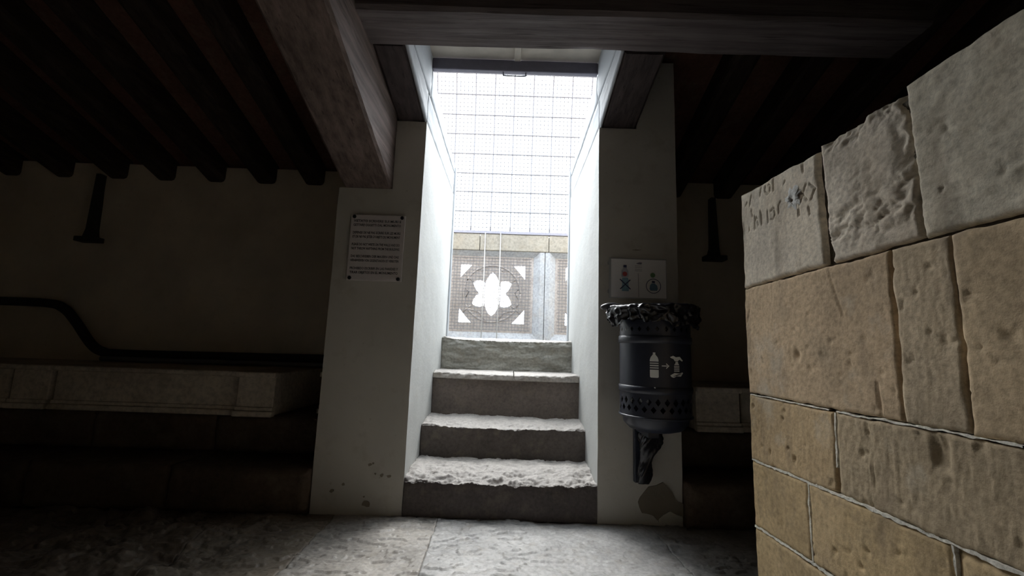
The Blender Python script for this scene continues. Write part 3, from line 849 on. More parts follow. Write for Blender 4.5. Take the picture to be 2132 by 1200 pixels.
def d2(P):
    n = fbm(P, 4.5, 4, 21, 0.5)
    t = terrace(fbm(P, 8, 4, 22, 0.55, (1, 0.8, 1.5)), 5, 0.2)
    rag = fbm(P, 20, 4, 24, 0.6)
    broken = sstep(1.43, 1.50, P[:, 2] + 0.03 * rag) + sstep(0.965, 0.915, P[:, 1] + 0.02 * rag) * 0.9 * sstep(1.2, 1.32, P[:, 2])
    band = np.exp(-((P[:, 2] - 1.235 - 0.05 * fbm(P, 6, 2, 3)) / 0.045) ** 2)
    mid = np.exp(-(((P[:, 2] - 1.32) / 0.06) ** 2 + ((P[:, 1] - 1.03) / 0.06) ** 2))
    chip = terrace(np.clip(fbm(P, 26, 4, 27, 0.6, (1, 0.8, 1.4)), -1, 1), 4, 0.3)
    return 0.004 * n + 0.004 * t - 0.018 * broken * (0.6 + rag) - 0.014 * (band + 0.6 * mid) * np.maximum(chip, -0.15) + 0.0012 * fbm(P, 70, 2, 5)
def d3(P):
    return 0.004 * fbm(P, 7, 4, 31, 0.55) + 0.003 * fbm(P, 20, 3, 33, 0.5, (1, 0.8, 1.6)) - 0.004 * sstep(0.35, 0.6, fbm(P, 15, 3, 36)) - 0.006 * (1 - sstep(0.003, 0.006, np.hypot(P[:, 1] - 0.848, P[:, 2] - 1.235)))
def d5(P):
    o_ = wall_base(41, 0.004, 0.003, 0.0008)(P)
    o_ = o_ + stroke_depth(P[:, 1:], [[(1.176, 1.118), (1.135, 0.99)]], 0.004, 0.0035) + stroke_depth(P[:, 1:], [[(1.60, 1.08), (1.575, 1.06), (1.585, 1.03), (1.60, 1.0)]], 0.006, 0.003)
    o_ = o_ - 0.010 * np.exp(-(((P[:, 1] - 1.328) / 0.012) ** 2 + ((P[:, 2] - 0.892) / 0.016) ** 2))
    o_ = o_ + stroke_depth(P[:, 1:], [[(1.045, 0.83), (1.040, 0.755)]], 0.006, 0.005)
    return o_
def d9(P):
    o_ = wall_base(61, 0.004, 0.004, 0.0028)(P)
    o_ = o_ - 0.010 * np.exp(-(((P[:, 1] - 0.905) / 0.018) ** 4 + ((P[:, 2] - 0.70) / 0.032) ** 4))
    o_ = o_ + stroke_depth(P[:, 1:], [[(1.085, 0.73), (1.082, 0.69)], [(1.08, 0.65), (1.075, 0.58)]], 0.005, 0.003)
    return o_
NF = -0.4
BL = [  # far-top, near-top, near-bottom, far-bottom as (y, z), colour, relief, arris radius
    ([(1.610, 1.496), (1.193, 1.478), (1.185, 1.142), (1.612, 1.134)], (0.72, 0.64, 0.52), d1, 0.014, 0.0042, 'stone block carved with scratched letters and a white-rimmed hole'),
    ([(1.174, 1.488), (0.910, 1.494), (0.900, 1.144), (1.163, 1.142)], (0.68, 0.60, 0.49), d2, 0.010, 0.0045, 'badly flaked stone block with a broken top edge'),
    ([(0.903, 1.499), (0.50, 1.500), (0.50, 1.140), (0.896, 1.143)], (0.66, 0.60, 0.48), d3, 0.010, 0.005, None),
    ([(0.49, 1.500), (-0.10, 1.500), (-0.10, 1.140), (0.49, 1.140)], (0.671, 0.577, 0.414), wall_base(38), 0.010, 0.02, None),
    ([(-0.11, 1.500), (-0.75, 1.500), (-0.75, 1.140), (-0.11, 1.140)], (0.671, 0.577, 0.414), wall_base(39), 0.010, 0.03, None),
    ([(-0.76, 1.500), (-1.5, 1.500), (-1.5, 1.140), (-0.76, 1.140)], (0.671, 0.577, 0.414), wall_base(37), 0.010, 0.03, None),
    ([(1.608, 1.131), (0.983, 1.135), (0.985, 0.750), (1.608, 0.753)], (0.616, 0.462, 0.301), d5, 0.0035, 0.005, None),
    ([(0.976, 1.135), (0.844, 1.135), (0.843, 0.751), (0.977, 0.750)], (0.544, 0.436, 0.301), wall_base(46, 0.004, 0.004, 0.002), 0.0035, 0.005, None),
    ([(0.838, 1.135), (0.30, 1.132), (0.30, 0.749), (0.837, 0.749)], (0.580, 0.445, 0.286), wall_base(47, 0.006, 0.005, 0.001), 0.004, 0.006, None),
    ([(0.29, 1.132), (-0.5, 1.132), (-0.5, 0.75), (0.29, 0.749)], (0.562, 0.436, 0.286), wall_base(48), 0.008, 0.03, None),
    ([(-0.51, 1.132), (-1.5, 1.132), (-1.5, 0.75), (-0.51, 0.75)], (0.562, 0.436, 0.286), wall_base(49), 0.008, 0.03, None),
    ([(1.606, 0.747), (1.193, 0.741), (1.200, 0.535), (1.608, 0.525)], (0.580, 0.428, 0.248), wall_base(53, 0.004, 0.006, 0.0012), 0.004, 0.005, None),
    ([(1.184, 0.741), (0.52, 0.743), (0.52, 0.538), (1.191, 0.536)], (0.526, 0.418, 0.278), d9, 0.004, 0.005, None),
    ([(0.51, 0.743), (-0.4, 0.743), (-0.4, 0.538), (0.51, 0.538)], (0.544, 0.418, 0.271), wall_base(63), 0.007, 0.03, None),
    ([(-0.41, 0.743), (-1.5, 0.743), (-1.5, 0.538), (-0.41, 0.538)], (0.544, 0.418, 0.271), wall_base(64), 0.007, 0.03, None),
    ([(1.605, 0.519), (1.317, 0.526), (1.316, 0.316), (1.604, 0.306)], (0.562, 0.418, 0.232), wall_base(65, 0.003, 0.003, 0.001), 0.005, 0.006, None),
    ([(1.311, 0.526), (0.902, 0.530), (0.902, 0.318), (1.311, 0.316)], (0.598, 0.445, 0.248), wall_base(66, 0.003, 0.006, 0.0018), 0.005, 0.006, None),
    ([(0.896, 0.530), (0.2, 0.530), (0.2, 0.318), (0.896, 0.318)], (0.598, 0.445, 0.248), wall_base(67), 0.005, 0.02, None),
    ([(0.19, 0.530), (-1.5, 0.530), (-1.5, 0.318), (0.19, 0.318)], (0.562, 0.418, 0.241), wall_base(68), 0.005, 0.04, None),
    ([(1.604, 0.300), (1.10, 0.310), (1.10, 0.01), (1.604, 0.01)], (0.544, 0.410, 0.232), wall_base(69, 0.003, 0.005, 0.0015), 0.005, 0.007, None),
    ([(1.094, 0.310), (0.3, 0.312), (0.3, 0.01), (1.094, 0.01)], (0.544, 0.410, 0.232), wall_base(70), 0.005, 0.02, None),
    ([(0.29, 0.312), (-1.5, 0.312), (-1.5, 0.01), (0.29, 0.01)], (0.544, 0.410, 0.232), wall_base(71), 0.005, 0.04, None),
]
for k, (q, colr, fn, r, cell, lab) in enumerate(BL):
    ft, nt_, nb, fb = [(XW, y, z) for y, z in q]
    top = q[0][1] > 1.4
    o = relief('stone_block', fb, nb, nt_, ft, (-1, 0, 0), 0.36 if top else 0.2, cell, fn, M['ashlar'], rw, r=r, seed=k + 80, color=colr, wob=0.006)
    if lab: o['label'] = lab
# pale lime mortar left in the lower joints
def mortar_line(pts, r=0.004, seed=0):
    """ragged flat bead of lime left proud in a joint"""
    L = sum(math.hypot(b[0] - a[0], b[1] - a[1]) for a, b in zip(pts[:-1], pts[1:]))
    n = max(20, int(L / 0.006))
    P = np.zeros((n + 1, 2))
    for k in range(n + 1):
        t = k / n * (len(pts) - 1); i = min(int(t), len(pts) - 2); f = t - i
        P[k] = (pts[i][0] * (1 - f) + pts[i + 1][0] * f, pts[i][1] * (1 - f) + pts[i + 1][1] * f)
    d = P[-1] - P[0]; d = d / np.linalg.norm(d); nn = np.array([-d[1], d[0]])
    Q = np.stack([P[:, 0], P[:, 1], np.full(n + 1, seed * 3.1)], 1)
    c = 0.003 * fbm(Q, 22, 3, seed)
    wa = r * np.clip(0.75 + 1.3 * fbm(Q, 45, 3, seed + 1, 0.6), 0.12, 1.7); wb = r * np.clip(0.75 + 1.3 * fbm(Q, 45, 3, seed + 2, 0.6), 0.12, 1.7)
    h = 0.003 + 0.0035 * fbm(Q, 60, 2, seed + 3)
    V = []; F = []
    for k in range(n + 1):
        p = P[k] + nn * c[k]
        a, b = p + nn * wa[k], p - nn * wb[k]
        V += [(XW + 0.012, a[0], a[1]), (XW - h[k] * 0.4 + 0.001, p[0] + nn[0] * wa[k] * 0.6, p[1] + nn[1] * wa[k] * 0.6), (XW - h[k] * 0.3 + 0.001, p[0] - nn[0] * wb[k] * 0.6, p[1] - nn[1] * wb[k] * 0.6), (XW + 0.012, b[0], b[1])]
        if k:
            o_ = 4 * k
            for q in range(3): F.append([o_ - 4 + q, o_ - 3 + q, o_ + 1 + q, o_ + q])
    mesh('mortar_joint', V, F, M['mortar'], rw, False)
mortar_line([(1.606, 0.522), (1.317, 0.5295), (1.19, 0.532), (0.9, 0.534), (0.52, 0.534)], 0.0065, 1)
mortar_line([(1.606, 0.303), (1.316, 0.3125), (1.10, 0.314), (0.3, 0.315)], 0.0065, 2)
mortar_line([(1.314, 0.528), (1.3135, 0.314)], 0.0045, 3)
mortar_line([(1.189, 0.742), (1.1955, 0.60)], 0.0045, 4)
mortar_line([(1.184, 0.7445), (0.96, 0.746), (0.76, 0.746)], 0.004, 5)
mortar_line([(0.899, 0.532), (0.899, 0.316)], 0.0045, 6)
mortar_line([(1.60, 0.7495), (1.21, 0.745)], 0.003, 7)
# white plaster plug round the drilled hole in the graffiti stone
bm = bmesh.new()
rnd = random.Random(5)
rings = []
for k, q in enumerate((0.005, 0.014, 0.026, 0.034)):
    ring = []
    for i in range(24):
        a = 2 * math.pi * i / 24
        w = q * (1 + (rnd.uniform(-0.45, 0.45) if k > 1 else rnd.uniform(-0.15, 0.15)))
        ring.append(bm.verts.new((XW - 0.0005 + (0.003, -0.0022, -0.0022, 0.001)[k], 1.3100 + w * math.cos(a) * 0.95 + (0.003 if k == 0 else -0.002 * k), 1.3738 + w * math.sin(a) + 0.002 * k)))
    rings.append(ring)
for k in range(3):
    for i in range(24):
        j = (i + 1) % 24
        bm.faces.new((rings[k][i], rings[k][j], rings[k + 1][j], rings[k + 1][i]))
M['plug'] = stone_mat('white_filler', (0.66, 0.65, 0.62), 0.1, 3, bumpd=0.004)
from_bm('filler_plug', bm, M['plug'], rw, True)

# ================================================================== LEFT AND RIGHT RECESS FURNISHING
def recess(xa, xb, blocks, side):
    """low stone step, dark masonry and a moulded marble course running along the outer wall"""
    e = empty('stone_bench', ((xa + xb) / 2, 2.7, 0))
    tag(e, 'dim low stone bench with a moulded marble course %s' % ('beside the plaque pier' if side < 0 else 'between bin pier and stone wall'), 'bench', None)
    zt = -0.19 + EYE; zb_ = -0.445 + EYE
    def dm(P): return 0.012 * fbm(P, 5, 4, 3 + side)
    n = 5
    # foot step
    for i in range(n):
        x0 = xa + (xb - xa) * i / n; x1 = xa + (xb - xa) * (i + 1) / n
        relief('foot_stone', (x0 + 0.004, 2.36, 0.0), (x1 - 0.004, 2.36, 0.0), (x1 - 0.004, 2.36, 0.225), (x0 + 0.004, 2.36, 0.225), (0, -1, 0), 0.36, 0.03, dm, M['rubble'], e, r=0.02, seed=i)
        relief('back_stone', (x0 + 0.004, 2.70, 0.215), (x1 - 0.004, 2.70, 0.215), (x1 - 0.004, 2.70, zb_ - 0.003), (x0 + 0.004, 2.70, zb_ - 0.003), (0, -1, 0), 0.74, 0.03, dm, M['rubble'], e, r=0.012, seed=i + 9)
    for (x0, x1, yf) in blocks:
        b = box('marble_block', (x0, yf, zb_), (x1, YI - 0.005, zt), M['marble'], e, 0.006)
        box('base_moulding', (x0 - 0.008, yf - 0.028, zb_ - 0.004), (x1 + 0.008, yf + 0.02, zb_ + 0.030), M['marble'], b, 0.008)
        box('base_moulding', (x0 - 0.002, yf - 0.012, zb_ + 0.030), (x1 + 0.002, yf + 0.02, zb_ + 0.052), M['marble'], b, 0.005)
        box('top_moulding', (x0 - 0.008, yf - 0.025, zt - 0.028), (x1 + 0.008, yf + 0.02, zt + 0.004), M['marble'], b, 0.008)
    return e
recess(-4.69, -1.016, [(-4.69, -3.05, 2.73), (-3.03, -2.80, 2.72), (-2.775, -1.655, 2.73), (-1.638, -1.415, 2.695), (-1.22, -1.03, 2.90)], -1)
recess(0.932, 4.69, [(0.95, 1.10, 2.90), (1.135, 1.40, 2.695), (1.42, 2.6, 2.73), (2.62, 4.6, 2.73)], 1)

# iron wall ties below the joist ends
def tie(x, zt, zb_, lab):
    e = empty('iron_bracket', (x, YI, zb_)); tag(e, lab, 'bracket', None, 'iron brackets on the recess walls')
    bm = bmesh.new()
    q = [(x - 0.018, zt), (x + 0.018, zt), (x + 0.035, zb_ + 0.10), (x + 0.045, zb_ + 0.03), (x - 0.05, zb_ + 0.03), (x - 0.03, zb_ + 0.10)]
    f = [bm.verts.new((p[0], YI - 0.055, p[1])) for p in q]; b = [bm.verts.new((p[0], YI + 0.004, p[1])) for p in q]
    bm.faces.new(f); bm.faces.new(b[::-1])
    for i in range(len(q)):
        j = (i + 1) % len(q); bm.faces.new((f[i], b[i], b[j], f[j]))
    from_bm('strap', bm, M['iron'], e)
    box('foot', (x - 0.085, YI - 0.085, zb_ - 0.005), (x + 0.085, YI + 0.004, zb_ + 0.035), M['iron'], e, 0.006)
tie(-3.40, 2.19, 0.745 + EYE, 'dark iron bracket hanging on the ochre wall at the plaque side')
tie(1.615, 2.16, 0.76 + EYE, 'dark iron bracket on the recess wall between bin and stone wall')

# sleeved cable that steps down along the wall
bm = bmesh.new()
path = [(-4.68, 3.36, 0.245 + EYE), (-4.1, 3.36, 0.242 + EYE), (-3.60, 3.36, 0.238 + EYE), (-3.45, 3.36, 0.20 + EYE), (-3.34, 3.36, 0.10 + EYE), (-3.20, 3.36, -0.06 + EYE), (-3.10, 3.36, -0.118 + EYE), (-2.95, 3.36, -0.130 + EYE), (-2.2, 3.36, -0.125 + EYE), (-1.02, 3.36, -0.115 + EYE)]
tube(bm, smooth_path(path, 8), 0.034, 10)
tag(from_bm('cable_sleeve', bm, M['pipe'], None, True), 'thick black cable pipe stepping down along the recess wall', 'pipe')
bm = bmesh.new()
tube(bm, smooth_path([(-3.02, 3.27, -0.165 + EYE), (-2.2, 3.27, -0.165 + EYE), (-1.02, 3.27, -0.160 + EYE)], 8), 0.018, 8)
tag(from_bm('cable_sleeve', bm, M['wire'], None, True), 'thinner grey conduit lying on the marble course below the black pipe', 'pipe')

# ================================================================== PLAQUE
pq = empty('plaque', (-0.77, D, 0.355 + EYE)); tag(pq, 'pale rectangular plaque with ten lines of dark lettering and four screws', 'plaque')
PX_, PZ0, PZ1 = (-0.922, -0.616), 0.352 + EYE, 0.729 + EYE
box('panel', (PX_[0], D - 0.016, PZ0), (PX_[1], D - 0.005, PZ1), M['plaque'], pq, 0.002)
for x in (PX_[0] + 0.018, PX_[1] - 0.018):
    for z in (PZ0 + 0.013, PZ1 - 0.013):
        bm = bmesh.new()
        prof = [(0.0, 0.0105), (0.004, 0.0105), (0.0075, 0.008), (0.0085, 0.003)]
        rg = []
        for (yy, rr) in ((D - 0.005, 0.0105), (D - 0.019, 0.0105), (D - 0.0225, 0.0080), (D - 0.0235, 0.004)):
            rg.append([bm.verts.new((x + rr * math.cos(2 * math.pi * i / 12), yy, z + rr * math.sin(2 * math.pi * i / 12))) for i in range(12)])
        for a_, b_ in zip(rg[:-1], rg[1:]):
            for i in range(12):
                j = (i + 1) % 12; bm.faces.new((a_[i], b_[i], b_[j], a_[j]))
        bm.faces.new(rg[-1])
        from_bm('screw', bm, M['screw'], pq)
def text_line(name, s, x, z, height, width, y, mat, parent):
    cu = bpy.data.curves.new('t', 'FONT'); cu.body = s; cu.size = 1.0; cu.resolution_u = 2; cu.offset = 0.026
    tmp = bpy.data.objects.new('tmp', cu); COL.objects.link(tmp)
    me = bpy.data.meshes.new_from_object(tmp.evaluated_get(bpy.context.evaluated_depsgraph_get()))
    v = np.array([q.co[:] for q in me.vertices]); fs = [list(p.vertices) for p in me.polygons]
    bpy.data.objects.remove(tmp); bpy.data.curves.remove(cu); bpy.data.meshes.remove(me)
    v[:, 0] -= v[:, 0].min(); v[:, 0] *= width / v[:, 0].max()
    v[:, 1] *= height / 0.70
    V = np.stack([x + v[:, 0], np.full(len(v), y), z + v[:, 1]], 1)
    return mesh(name, V, fs, mat, parent)
LINES = ['VIETATO SCRIVERE SUI MURI E', 'GETTARE OGGETTI DAL MONUMENTO', 'DEFENSE DE NE PAS ECRIRE SUR LES MURS', 'ET DE NE PAS JETER D\'OBJETS DU MONUMENT', 'PLEASE DO NOT WRITE ON THE WALLS AND DO', 'NOT THROW ANYTHING FROM THE BUILDING', 'DAS BESCHREIBEN DER MAUERN UND DAS', 'HERABWERFEN VON GEGENSTANDEN IST VERBOTEN', 'PROHIBIDO ESCRIBIR EN LAS PAREDES Y', 'TIRAR OBJETOS EN EL MONUMENTO']
zz = PZ1 - 0.043
for k, s in enumerate(LINES):
    text_line('lettering', s, PX_[0] + 0.016, zz, 0.0135, 0.268, D - 0.0166, M['lettering'], pq)
    zz -= 0.0235 if k % 2 == 0 else 0.0445

# ================================================================== NOTICE SHEET
ns = empty('notice_sheet', (0.703, D, 0.305 + EYE)); tag(ns, 'laminated white recycling notice with bottle pictures on the bin pier', 'notice')
SX, SZ, SWD, SHT = 0.551, 0.307 + EYE, 0.306, 0.216
YS = D - 0.010
def sp(u, v): return (SX + (u - 195) / 670 * SWD, SZ + (605 - v) / 480 * SHT)
box('laminate', (SX - 0.012, YS, SZ - 0.006), (SX + SWD + 0.004, YS + 0.003, SZ + SHT + 0.006), M['laminate'], ns, 0.0008)
# curled corners of the plastic film on the free side
for zc in (SZ + 0.02, SZ + 0.18):
    bm = bmesh.new()
    for i in range(6): pass
    vv = [[bm.verts.new((SX - 0.010 - 0.004 * i, YS - 0.0015 - 0.0022 * i * i / 3, zc + 0.028 * j / 3 * (1 - 0.12 * i))) for j in range(4)] for i in range(4)]
    for i in range(3):
        for j in range(3): bm.faces.new((vv[i][j], vv[i + 1][j], vv[i + 1][j + 1], vv[i][j + 1]))
    from_bm('film_curl', bm, M['laminate'], ns, True)
pap = box('paper', (SX, YS - 0.0008, SZ), (SX + SWD, YS + 0.001, SZ + SHT), M['paper'], ns)
def pr(name, pts, mat, lay=1):
    return plate_flat(name, [sp(*p) for p in pts], YS - 0.0008 - 0.0004 * lay, mat)
def plate_flat(name, pts, y, mat):
    return mesh(name, [(p[0], y, p[1]) for p in pts], [list(range(len(pts)))], mat, pap)
def disc(u, v, r, n=24): return [(u + r * math.cos(2 * math.pi * i / n), v + r * math.sin(2 * math.pi * i / n)) for i in range(n)]
def ringp(name, u, v, r0, r1, mat, lay=1, n=32):
    P = [sp(*p) for p in disc(u, v, r0, n)] + [sp(*p) for p in disc(u, v, r1, n)]
    y = YS - 0.0008 - 0.0004 * lay
    return mesh(name, [(p[0], y, p[1]) for p in P], [[i, (i + 1) % n, n + (i + 1) % n, n + i] for i in range(n)], mat, pap)
def bar(name, a, b, w, mat, lay=2):
    dx, dy = b[0] - a[0], b[1] - a[1]; L = math.hypot(dx, dy); nx_, ny_ = -dy / L * w / 2, dx / L * w / 2
    return pr(name, [(a[0] + nx_, a[1] + ny_), (b[0] + nx_, b[1] + ny_), (b[0] - nx_, b[1] - ny_), (a[0] - nx_, a[1] - ny_)], mat, lay)
pr('printed_cap', [(344, 200), (384, 200), (384, 230), (344, 230)], M['ink_blue'])
pr('printed_bottle', [(346, 232), (382, 232), (404, 275), (406, 350), (320, 350), (322, 275)], M['ink_pale'])
pr('printed_dot', disc(362, 313, 29), M['ink_red'], 2)
pr('printed_water', [(332, 360), (398, 360), (410, 400), (404, 440), (412, 480), (408, 528), (326, 528), (322, 480), (330, 440), (322, 400)], M['ink_cyan'])
bar('printed_cross', (302, 380), (430, 503), 13, M['ink_blue']); bar('printed_cross', (428, 385), (304, 503), 13, M['ink_blue'], 3)
bar('printed_divider', (525, 300), (530, 600), 5, M['ink_grey'])
pr('printed_emblem', [(498, 178), (540, 160), (574, 162), (566, 188), (530, 186)], M['ink_grey'])
for v_ in (205, 225, 250, 268): bar('printed_caption', (485, v_), (572, v_ + 2), 6, M['ink_lightgrey'])
pr('printed_dot', disc(703, 318, 30), M['ink_green'])
ringp('printed_ring', 710, 455, 84, 92, M['ink_blue'])
pr('printed_cap', [(692, 388), (728, 392), (726, 418), (690, 414)], M['ink_blue'], 2)
pr('printed_bottle', [(690, 420), (726, 422), (756, 450), (762, 490), (752, 512), (672, 512), (662, 488), (668, 446)], M['ink_steel'])

# ================================================================== RECYCLING BIN
BX, BY, BR = 0.725, 2.20, 0.170
bn = empty('recycling_bin', (BX, BY, 0.22)); tag(bn, 'dark blue cylindrical recycling bin with bottle symbols fixed to the pier', 'bin')
def cyl_band(bm, z0, z1, r, n=64):
    a = [bm.verts.new((BX + r * math.cos(2 * math.pi * i / n), BY + r * math.sin(2 * math.pi * i / n), z0)) for i in range(n)]
    b = [bm.verts.new((BX + r * math.cos(2 * math.pi * i / n), BY + r * math.sin(2 * math.pi * i / n), z1)) for i in range(n)]
    for i in range(n):
        j = (i + 1) % n; bm.faces.new((a[i], a[j], b[j], b[i]))
def cyl_pt(a, z, r=None): return (BX + (r or BR) * math.cos(a), BY + (r or BR) * math.sin(a), z)
def holes_band(bm, z0, z1, n, phase, hw, hh):
    """a ring of cells, each with a diamond cut out"""
    for i in range(n):
        a0, a1 = 2 * math.pi * (i + phase) / n, 2 * math.pi * (i + 1 + phase) / n
        am, zm = (a0 + a1) / 2, (z0 + z1) / 2
        da = (a1 - a0) / 2 * hw; dz = (z1 - z0) / 2 * hh
        bl, br, tr, tl = [bm.verts.new(cyl_pt(*q)) for q in ((a0, z0), (a1, z0), (a1, z1), (a0, z1))]
        dT, dR, dB, dL = [bm.verts.new(cyl_pt(*q)) for q in ((am, zm + dz), (am + da, zm), (am, zm - dz), (am - da, zm))]
        for f in ((bl, br, dB), (br, dR, dB), (br, tr, dR), (tr, dT, dR), (tr, tl, dT), (tl, dL, dT), (tl, bl, dL), (bl, dB, dL)): bm.faces.new(f)
ZB = lambda z: z + EYE
bm = bmesh.new()
holes_band(bm, ZB(0.098), ZB(0.138), 26, 0.0, 0.42, 0.62)
cyl_band(bm, ZB(0.138), ZB(0.215), BR); cyl_band(bm, ZB(-0.20), ZB(0.098), BR)
holes_band(bm, ZB(-0.238), ZB(-0.20), 26, 0.0, 0.62, 0.92); holes_band(bm, ZB(-0.270), ZB(-0.238), 26, 0.5, 0.62, 0.98)
cyl_band(bm, ZB(-0.295), ZB(-0.270), BR)
bm.verts.index_update()
bv = [tuple(v.co) for v in bm.verts]; bf = []
for f in bm.faces:
    f.normal_update(); c_ = f.calc_center_median()
    ids = [v.index for v in f.verts]
    bf.append(ids if f.normal.dot(Vector((c_.x - BX, c_.y - BY, 0))) > 0 else ids[::-1])
bm.free()
o = mesh('body', bv, bf, M['bin'], bn, True)
vn = []
for v in o.data.vertices:
    q = Vector((v.co.x, v.co.y, 0)).normalized(); vn.append(q)
o.data.normals_split_custom_set_from_vertices(vn)
def lathe(name, prof, mat, parent, n=64, smooth=True):
    bm = bmesh.new(); rg = []
    for r, z in prof: rg.append([bm.verts.new(cyl_pt(2 * math.pi * i / n, z, r)) for i in range(n)])
    for a_, b_ in zip(rg[:-1], rg[1:]):
        for i in range(n):
            j = (i + 1) % n; bm.faces.new((a_[i], a_[j], b_[j], b_[i]))
    bm.faces.new(rg[0]); bm.faces.new(rg[-1])
    return from_bm(name, bm, mat, parent, smooth)
lathe('inner_bucket', [(0.02, ZB(-0.29)), (BR - 0.014, ZB(-0.288)), (BR - 0.014, ZB(0.14))], M['bag'], bn)
def hoop(z0, z1):
    lathe('hoop', [(BR - 0.001, z0), (BR + 0.005, z0 + 0.003), (BR + 0.006, (z0 + z1) / 2), (BR + 0.005, z1 - 0.003), (BR - 0.001, z1)], M['bin'], bn)
hoop(ZB(0.050), ZB(0.088)); hoop(ZB(-0.185), ZB(-0.150)); hoop(ZB(-0.300), ZB(-0.288))
lathe('base', [(0.02, ZB(-0.372)), (0.085, ZB(-0.370)), (0.125, ZB(-0.358)), (0.152, ZB(-0.332)), (0.160, ZB(-0.297)), (0.16, ZB(-0.294))], M['bin'], bn)
# symbols wrapped round the body
def wrap(name, pts, lay=0):
    V = []
    for x, z in pts:
        a = math.asin(max(-1, min(1, (x - BX) / (BR + 0.0008))))
        V.append((BX + (BR + 0.0012 + 0.0003 * lay) * math.sin(a), BY - (BR + 0.0012 + 0.0003 * lay) * math.cos(a), z))
    return mesh(name, V, [list(range(len(V)))], M['decal'], bn)
# px zoom (1270,700, 5.455x) -> metres on the bin front
def bp(u, v):
    k = 2.04 / 905.0
    return (0.6698 + (u - 505) / 5.455 * k, -0.053 + EYE - (v - 340) / 5.455 * k)
def bpr(name, pts): return wrap(name, [bp(*p) for p in pts])
bpr('bottle_symbol', [(492, 192), (517, 192), (517, 215), (540, 245), (549, 275), (549, 293), (461, 293), (461, 275), (470, 245), (492, 215)])
for v0, v1 in ((306, 318), (331, 345), (358, 370)): bpr('bottle_symbol', [(461, v0), (549, v0), (549, v1), (461, v1)])
bpr('bottle_symbol', [(461, 384), (549, 384), (549, 462), (540, 472), (470, 472), (461, 462)])
bpr('arrow_symbol', [(583, 333), (645, 333), (645, 344), (583, 344)])
bpr('arrow_symbol', [(632, 308), (667, 338), (632, 370), (628, 360), (652, 338), (628, 318)])
bpr('hand_symbol', [(675, 238), (712, 222), (745, 238), (795, 232), (838, 276), (825, 284), (790, 264), (765, 284), (730, 282), (715, 258), (688, 250)])
bpr('crushed_bottle_symbol', [(740, 288), (770, 288), (772, 305), (786, 325), (722, 325), (738, 305)])
for v0 in (334, 351, 369, 387): bpr('crushed_bottle_symbol', [(722, v0), (786, v0), (788, v0 + 10), (720, v0 + 10)])
bpr('hand_symbol', [(675, 440), (725, 412), (790, 418), (826, 404), (838, 412), (805, 452), (750, 448), (715, 466), (690, 458)])
# rivet below the symbols, mounting bracket and post plate
box('rivet', (0.6675, BY - BR - 0.002, ZB(-0.155)), (0.6725, BY - BR + 0.012, ZB(-0.150)), M['decal'], bn, 0.001)
box('wall_bracket', (0.667, 2.362, ZB(-0.662)), (0.738, 2.394, ZB(-0.20)), M['bin'], bn, 0.004)
box('support_arm', (0.675, 2.16, ZB(-0.40)), (0.73, 2.37, ZB(-0.368)), M['bin'], bn, 0.004)
# crumpled film caught under the base
bm = bmesh.new()
nu, nv = 26, 34
def drop(a, t):
    z = ZB(-0.405) - 0.245 * t
    cx = 0.738 - 0.040 * t; hw = 0.052 - 0.030 * t + 0.008 * math.sin(t * 9)
    r_ = hw * (1 + 0.35 * math.sin(3 * a + 9 * t) * 0.6 + 0.12 * math.sin(7 * a + 20 * t))
    return (cx + r_ * math.cos(a), 2.315 + r_ * 0.65 * math.sin(a), z)
rg = [[bm.verts.new(drop(2 * math.pi * i / nu, k / nv)) for i in range(nu)] for k in range(nv + 1)]
for a_, b_ in zip(rg[:-1], rg[1:]):
    for i in range(nu):
        j = (i + 1) % nu; bm.faces.new((a_[i], a_[j], b_[j], b_[i]))
bm.faces.new(rg[0]); bm.faces.new(rg[-1][::-1])
tag(from_bm('plastic_film', bm, M['bag'], None, True), 'crumpled black plastic film hanging under the recycling bin', 'plastic film')

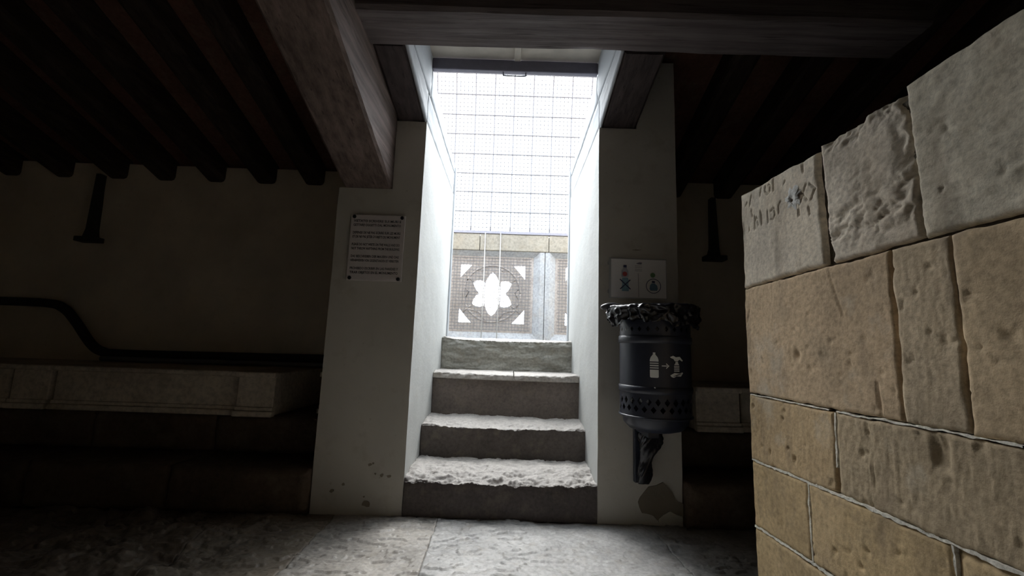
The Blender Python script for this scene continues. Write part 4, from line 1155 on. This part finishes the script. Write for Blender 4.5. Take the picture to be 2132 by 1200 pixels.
# bin liner folded over the rim
rnd = random.Random(11)
n = 220
rows_ = 34
A = np.linspace(0, 2 * math.pi, n, endpoint=False)
V = []
for k in range(rows_ + 1):
    t = k / rows_
    # profile: inside the bin -> rim -> outward -> skirt hanging down
    if t < 0.25: r, z = BR - 0.012, 0.05 + (0.232 - 0.05) * t / 0.25
    elif t < 0.45:
        q = (t - 0.25) / 0.2; r, z = BR - 0.012 + 0.042 * q, 0.232 + 0.008 * math.sin(math.pi * q)
    else:
        q = (t - 0.45) / 0.55; r, z = BR + 0.030 - 0.012 * q, 0.230 - 0.088 * q
    P = np.stack([np.cos(A) * 1.0, np.sin(A) * 1.0, np.full(n, t * 1.3)], 1)
    fold = 1 - 2.2 * np.abs(fbm(P * [1, 1, 0.8], 2.6, 2, 71, 0.5))        # broad sheets meeting in sharp creases
    pleat = 1 - 2.0 * np.abs(fbm(P * [1, 1, 0.25], 4.6, 2, 73))
    ln = fbm(P * [1, 1, 0], 2.5, 3, 75)
    am = sstep(0.15, 0.5, np.array([t]))[0]
    if t > 0.45: rr = r + am * (0.016 * fold + (0.010 + 0.010 * q) * pleat - 0.006 + 0.010 * fbm(P, 4, 2, 77))
    else: rr = r + am * (0.010 * fold + 0.008 * pleat)
    zz_ = z + am * (0.014 * fbm(P, 2.0, 2, 79) + 0.007 * fbm(P, 6, 2, 81))
    if t > 0.45: zz_ = zz_ - 0.045 * q * ln
    # the side towards the stairs bulges out further
    bul = np.exp(-((A - math.pi) / 0.55) ** 2) * am
    rr = rr + 0.022 * bul
    rr = np.maximum(rr, BR + 0.006) if t > 0.30 else rr
    V += np.stack([BX + rr * np.cos(A), BY + rr * np.sin(A), zz_ + EYE], 1).tolist()
V = np.array(V)
V[:, 1] = np.minimum(V[:, 1], D - 0.006)
F = []
for k in range(rows_):
    for i in range(n):
        j = (i + 1) % n
        F.append([k * n + i, k * n + j, (k + 1) * n + j, (k + 1) * n + i])
ln_ = empty('bin_liner', (BX, BY, EYE + 0.05)); tag(ln_, 'shiny black plastic bag folded over the rim of the recycling bin', 'bin bag')
mesh('bag_film', V, F, M['bag'], ln_, True)
# pale knotted corner of the bag
bm = bmesh.new()
tube(bm, smooth_path([(0.60, 2.235, 0.226 + EYE), (0.545, 2.23, 0.236 + EYE), (0.505, 2.22, 0.238 + EYE), (0.472, 2.215, 0.230 + EYE), (0.462, 2.213, 0.222 + EYE)], 6), [0.006 + 0.012 * math.sin(math.pi * min(1, 0.25 + 0.75 * i / 24)) ** 0.6 for i in range(25)], 10)
from_bm('knotted_corner', bm, M['baglite'], ln_, True)
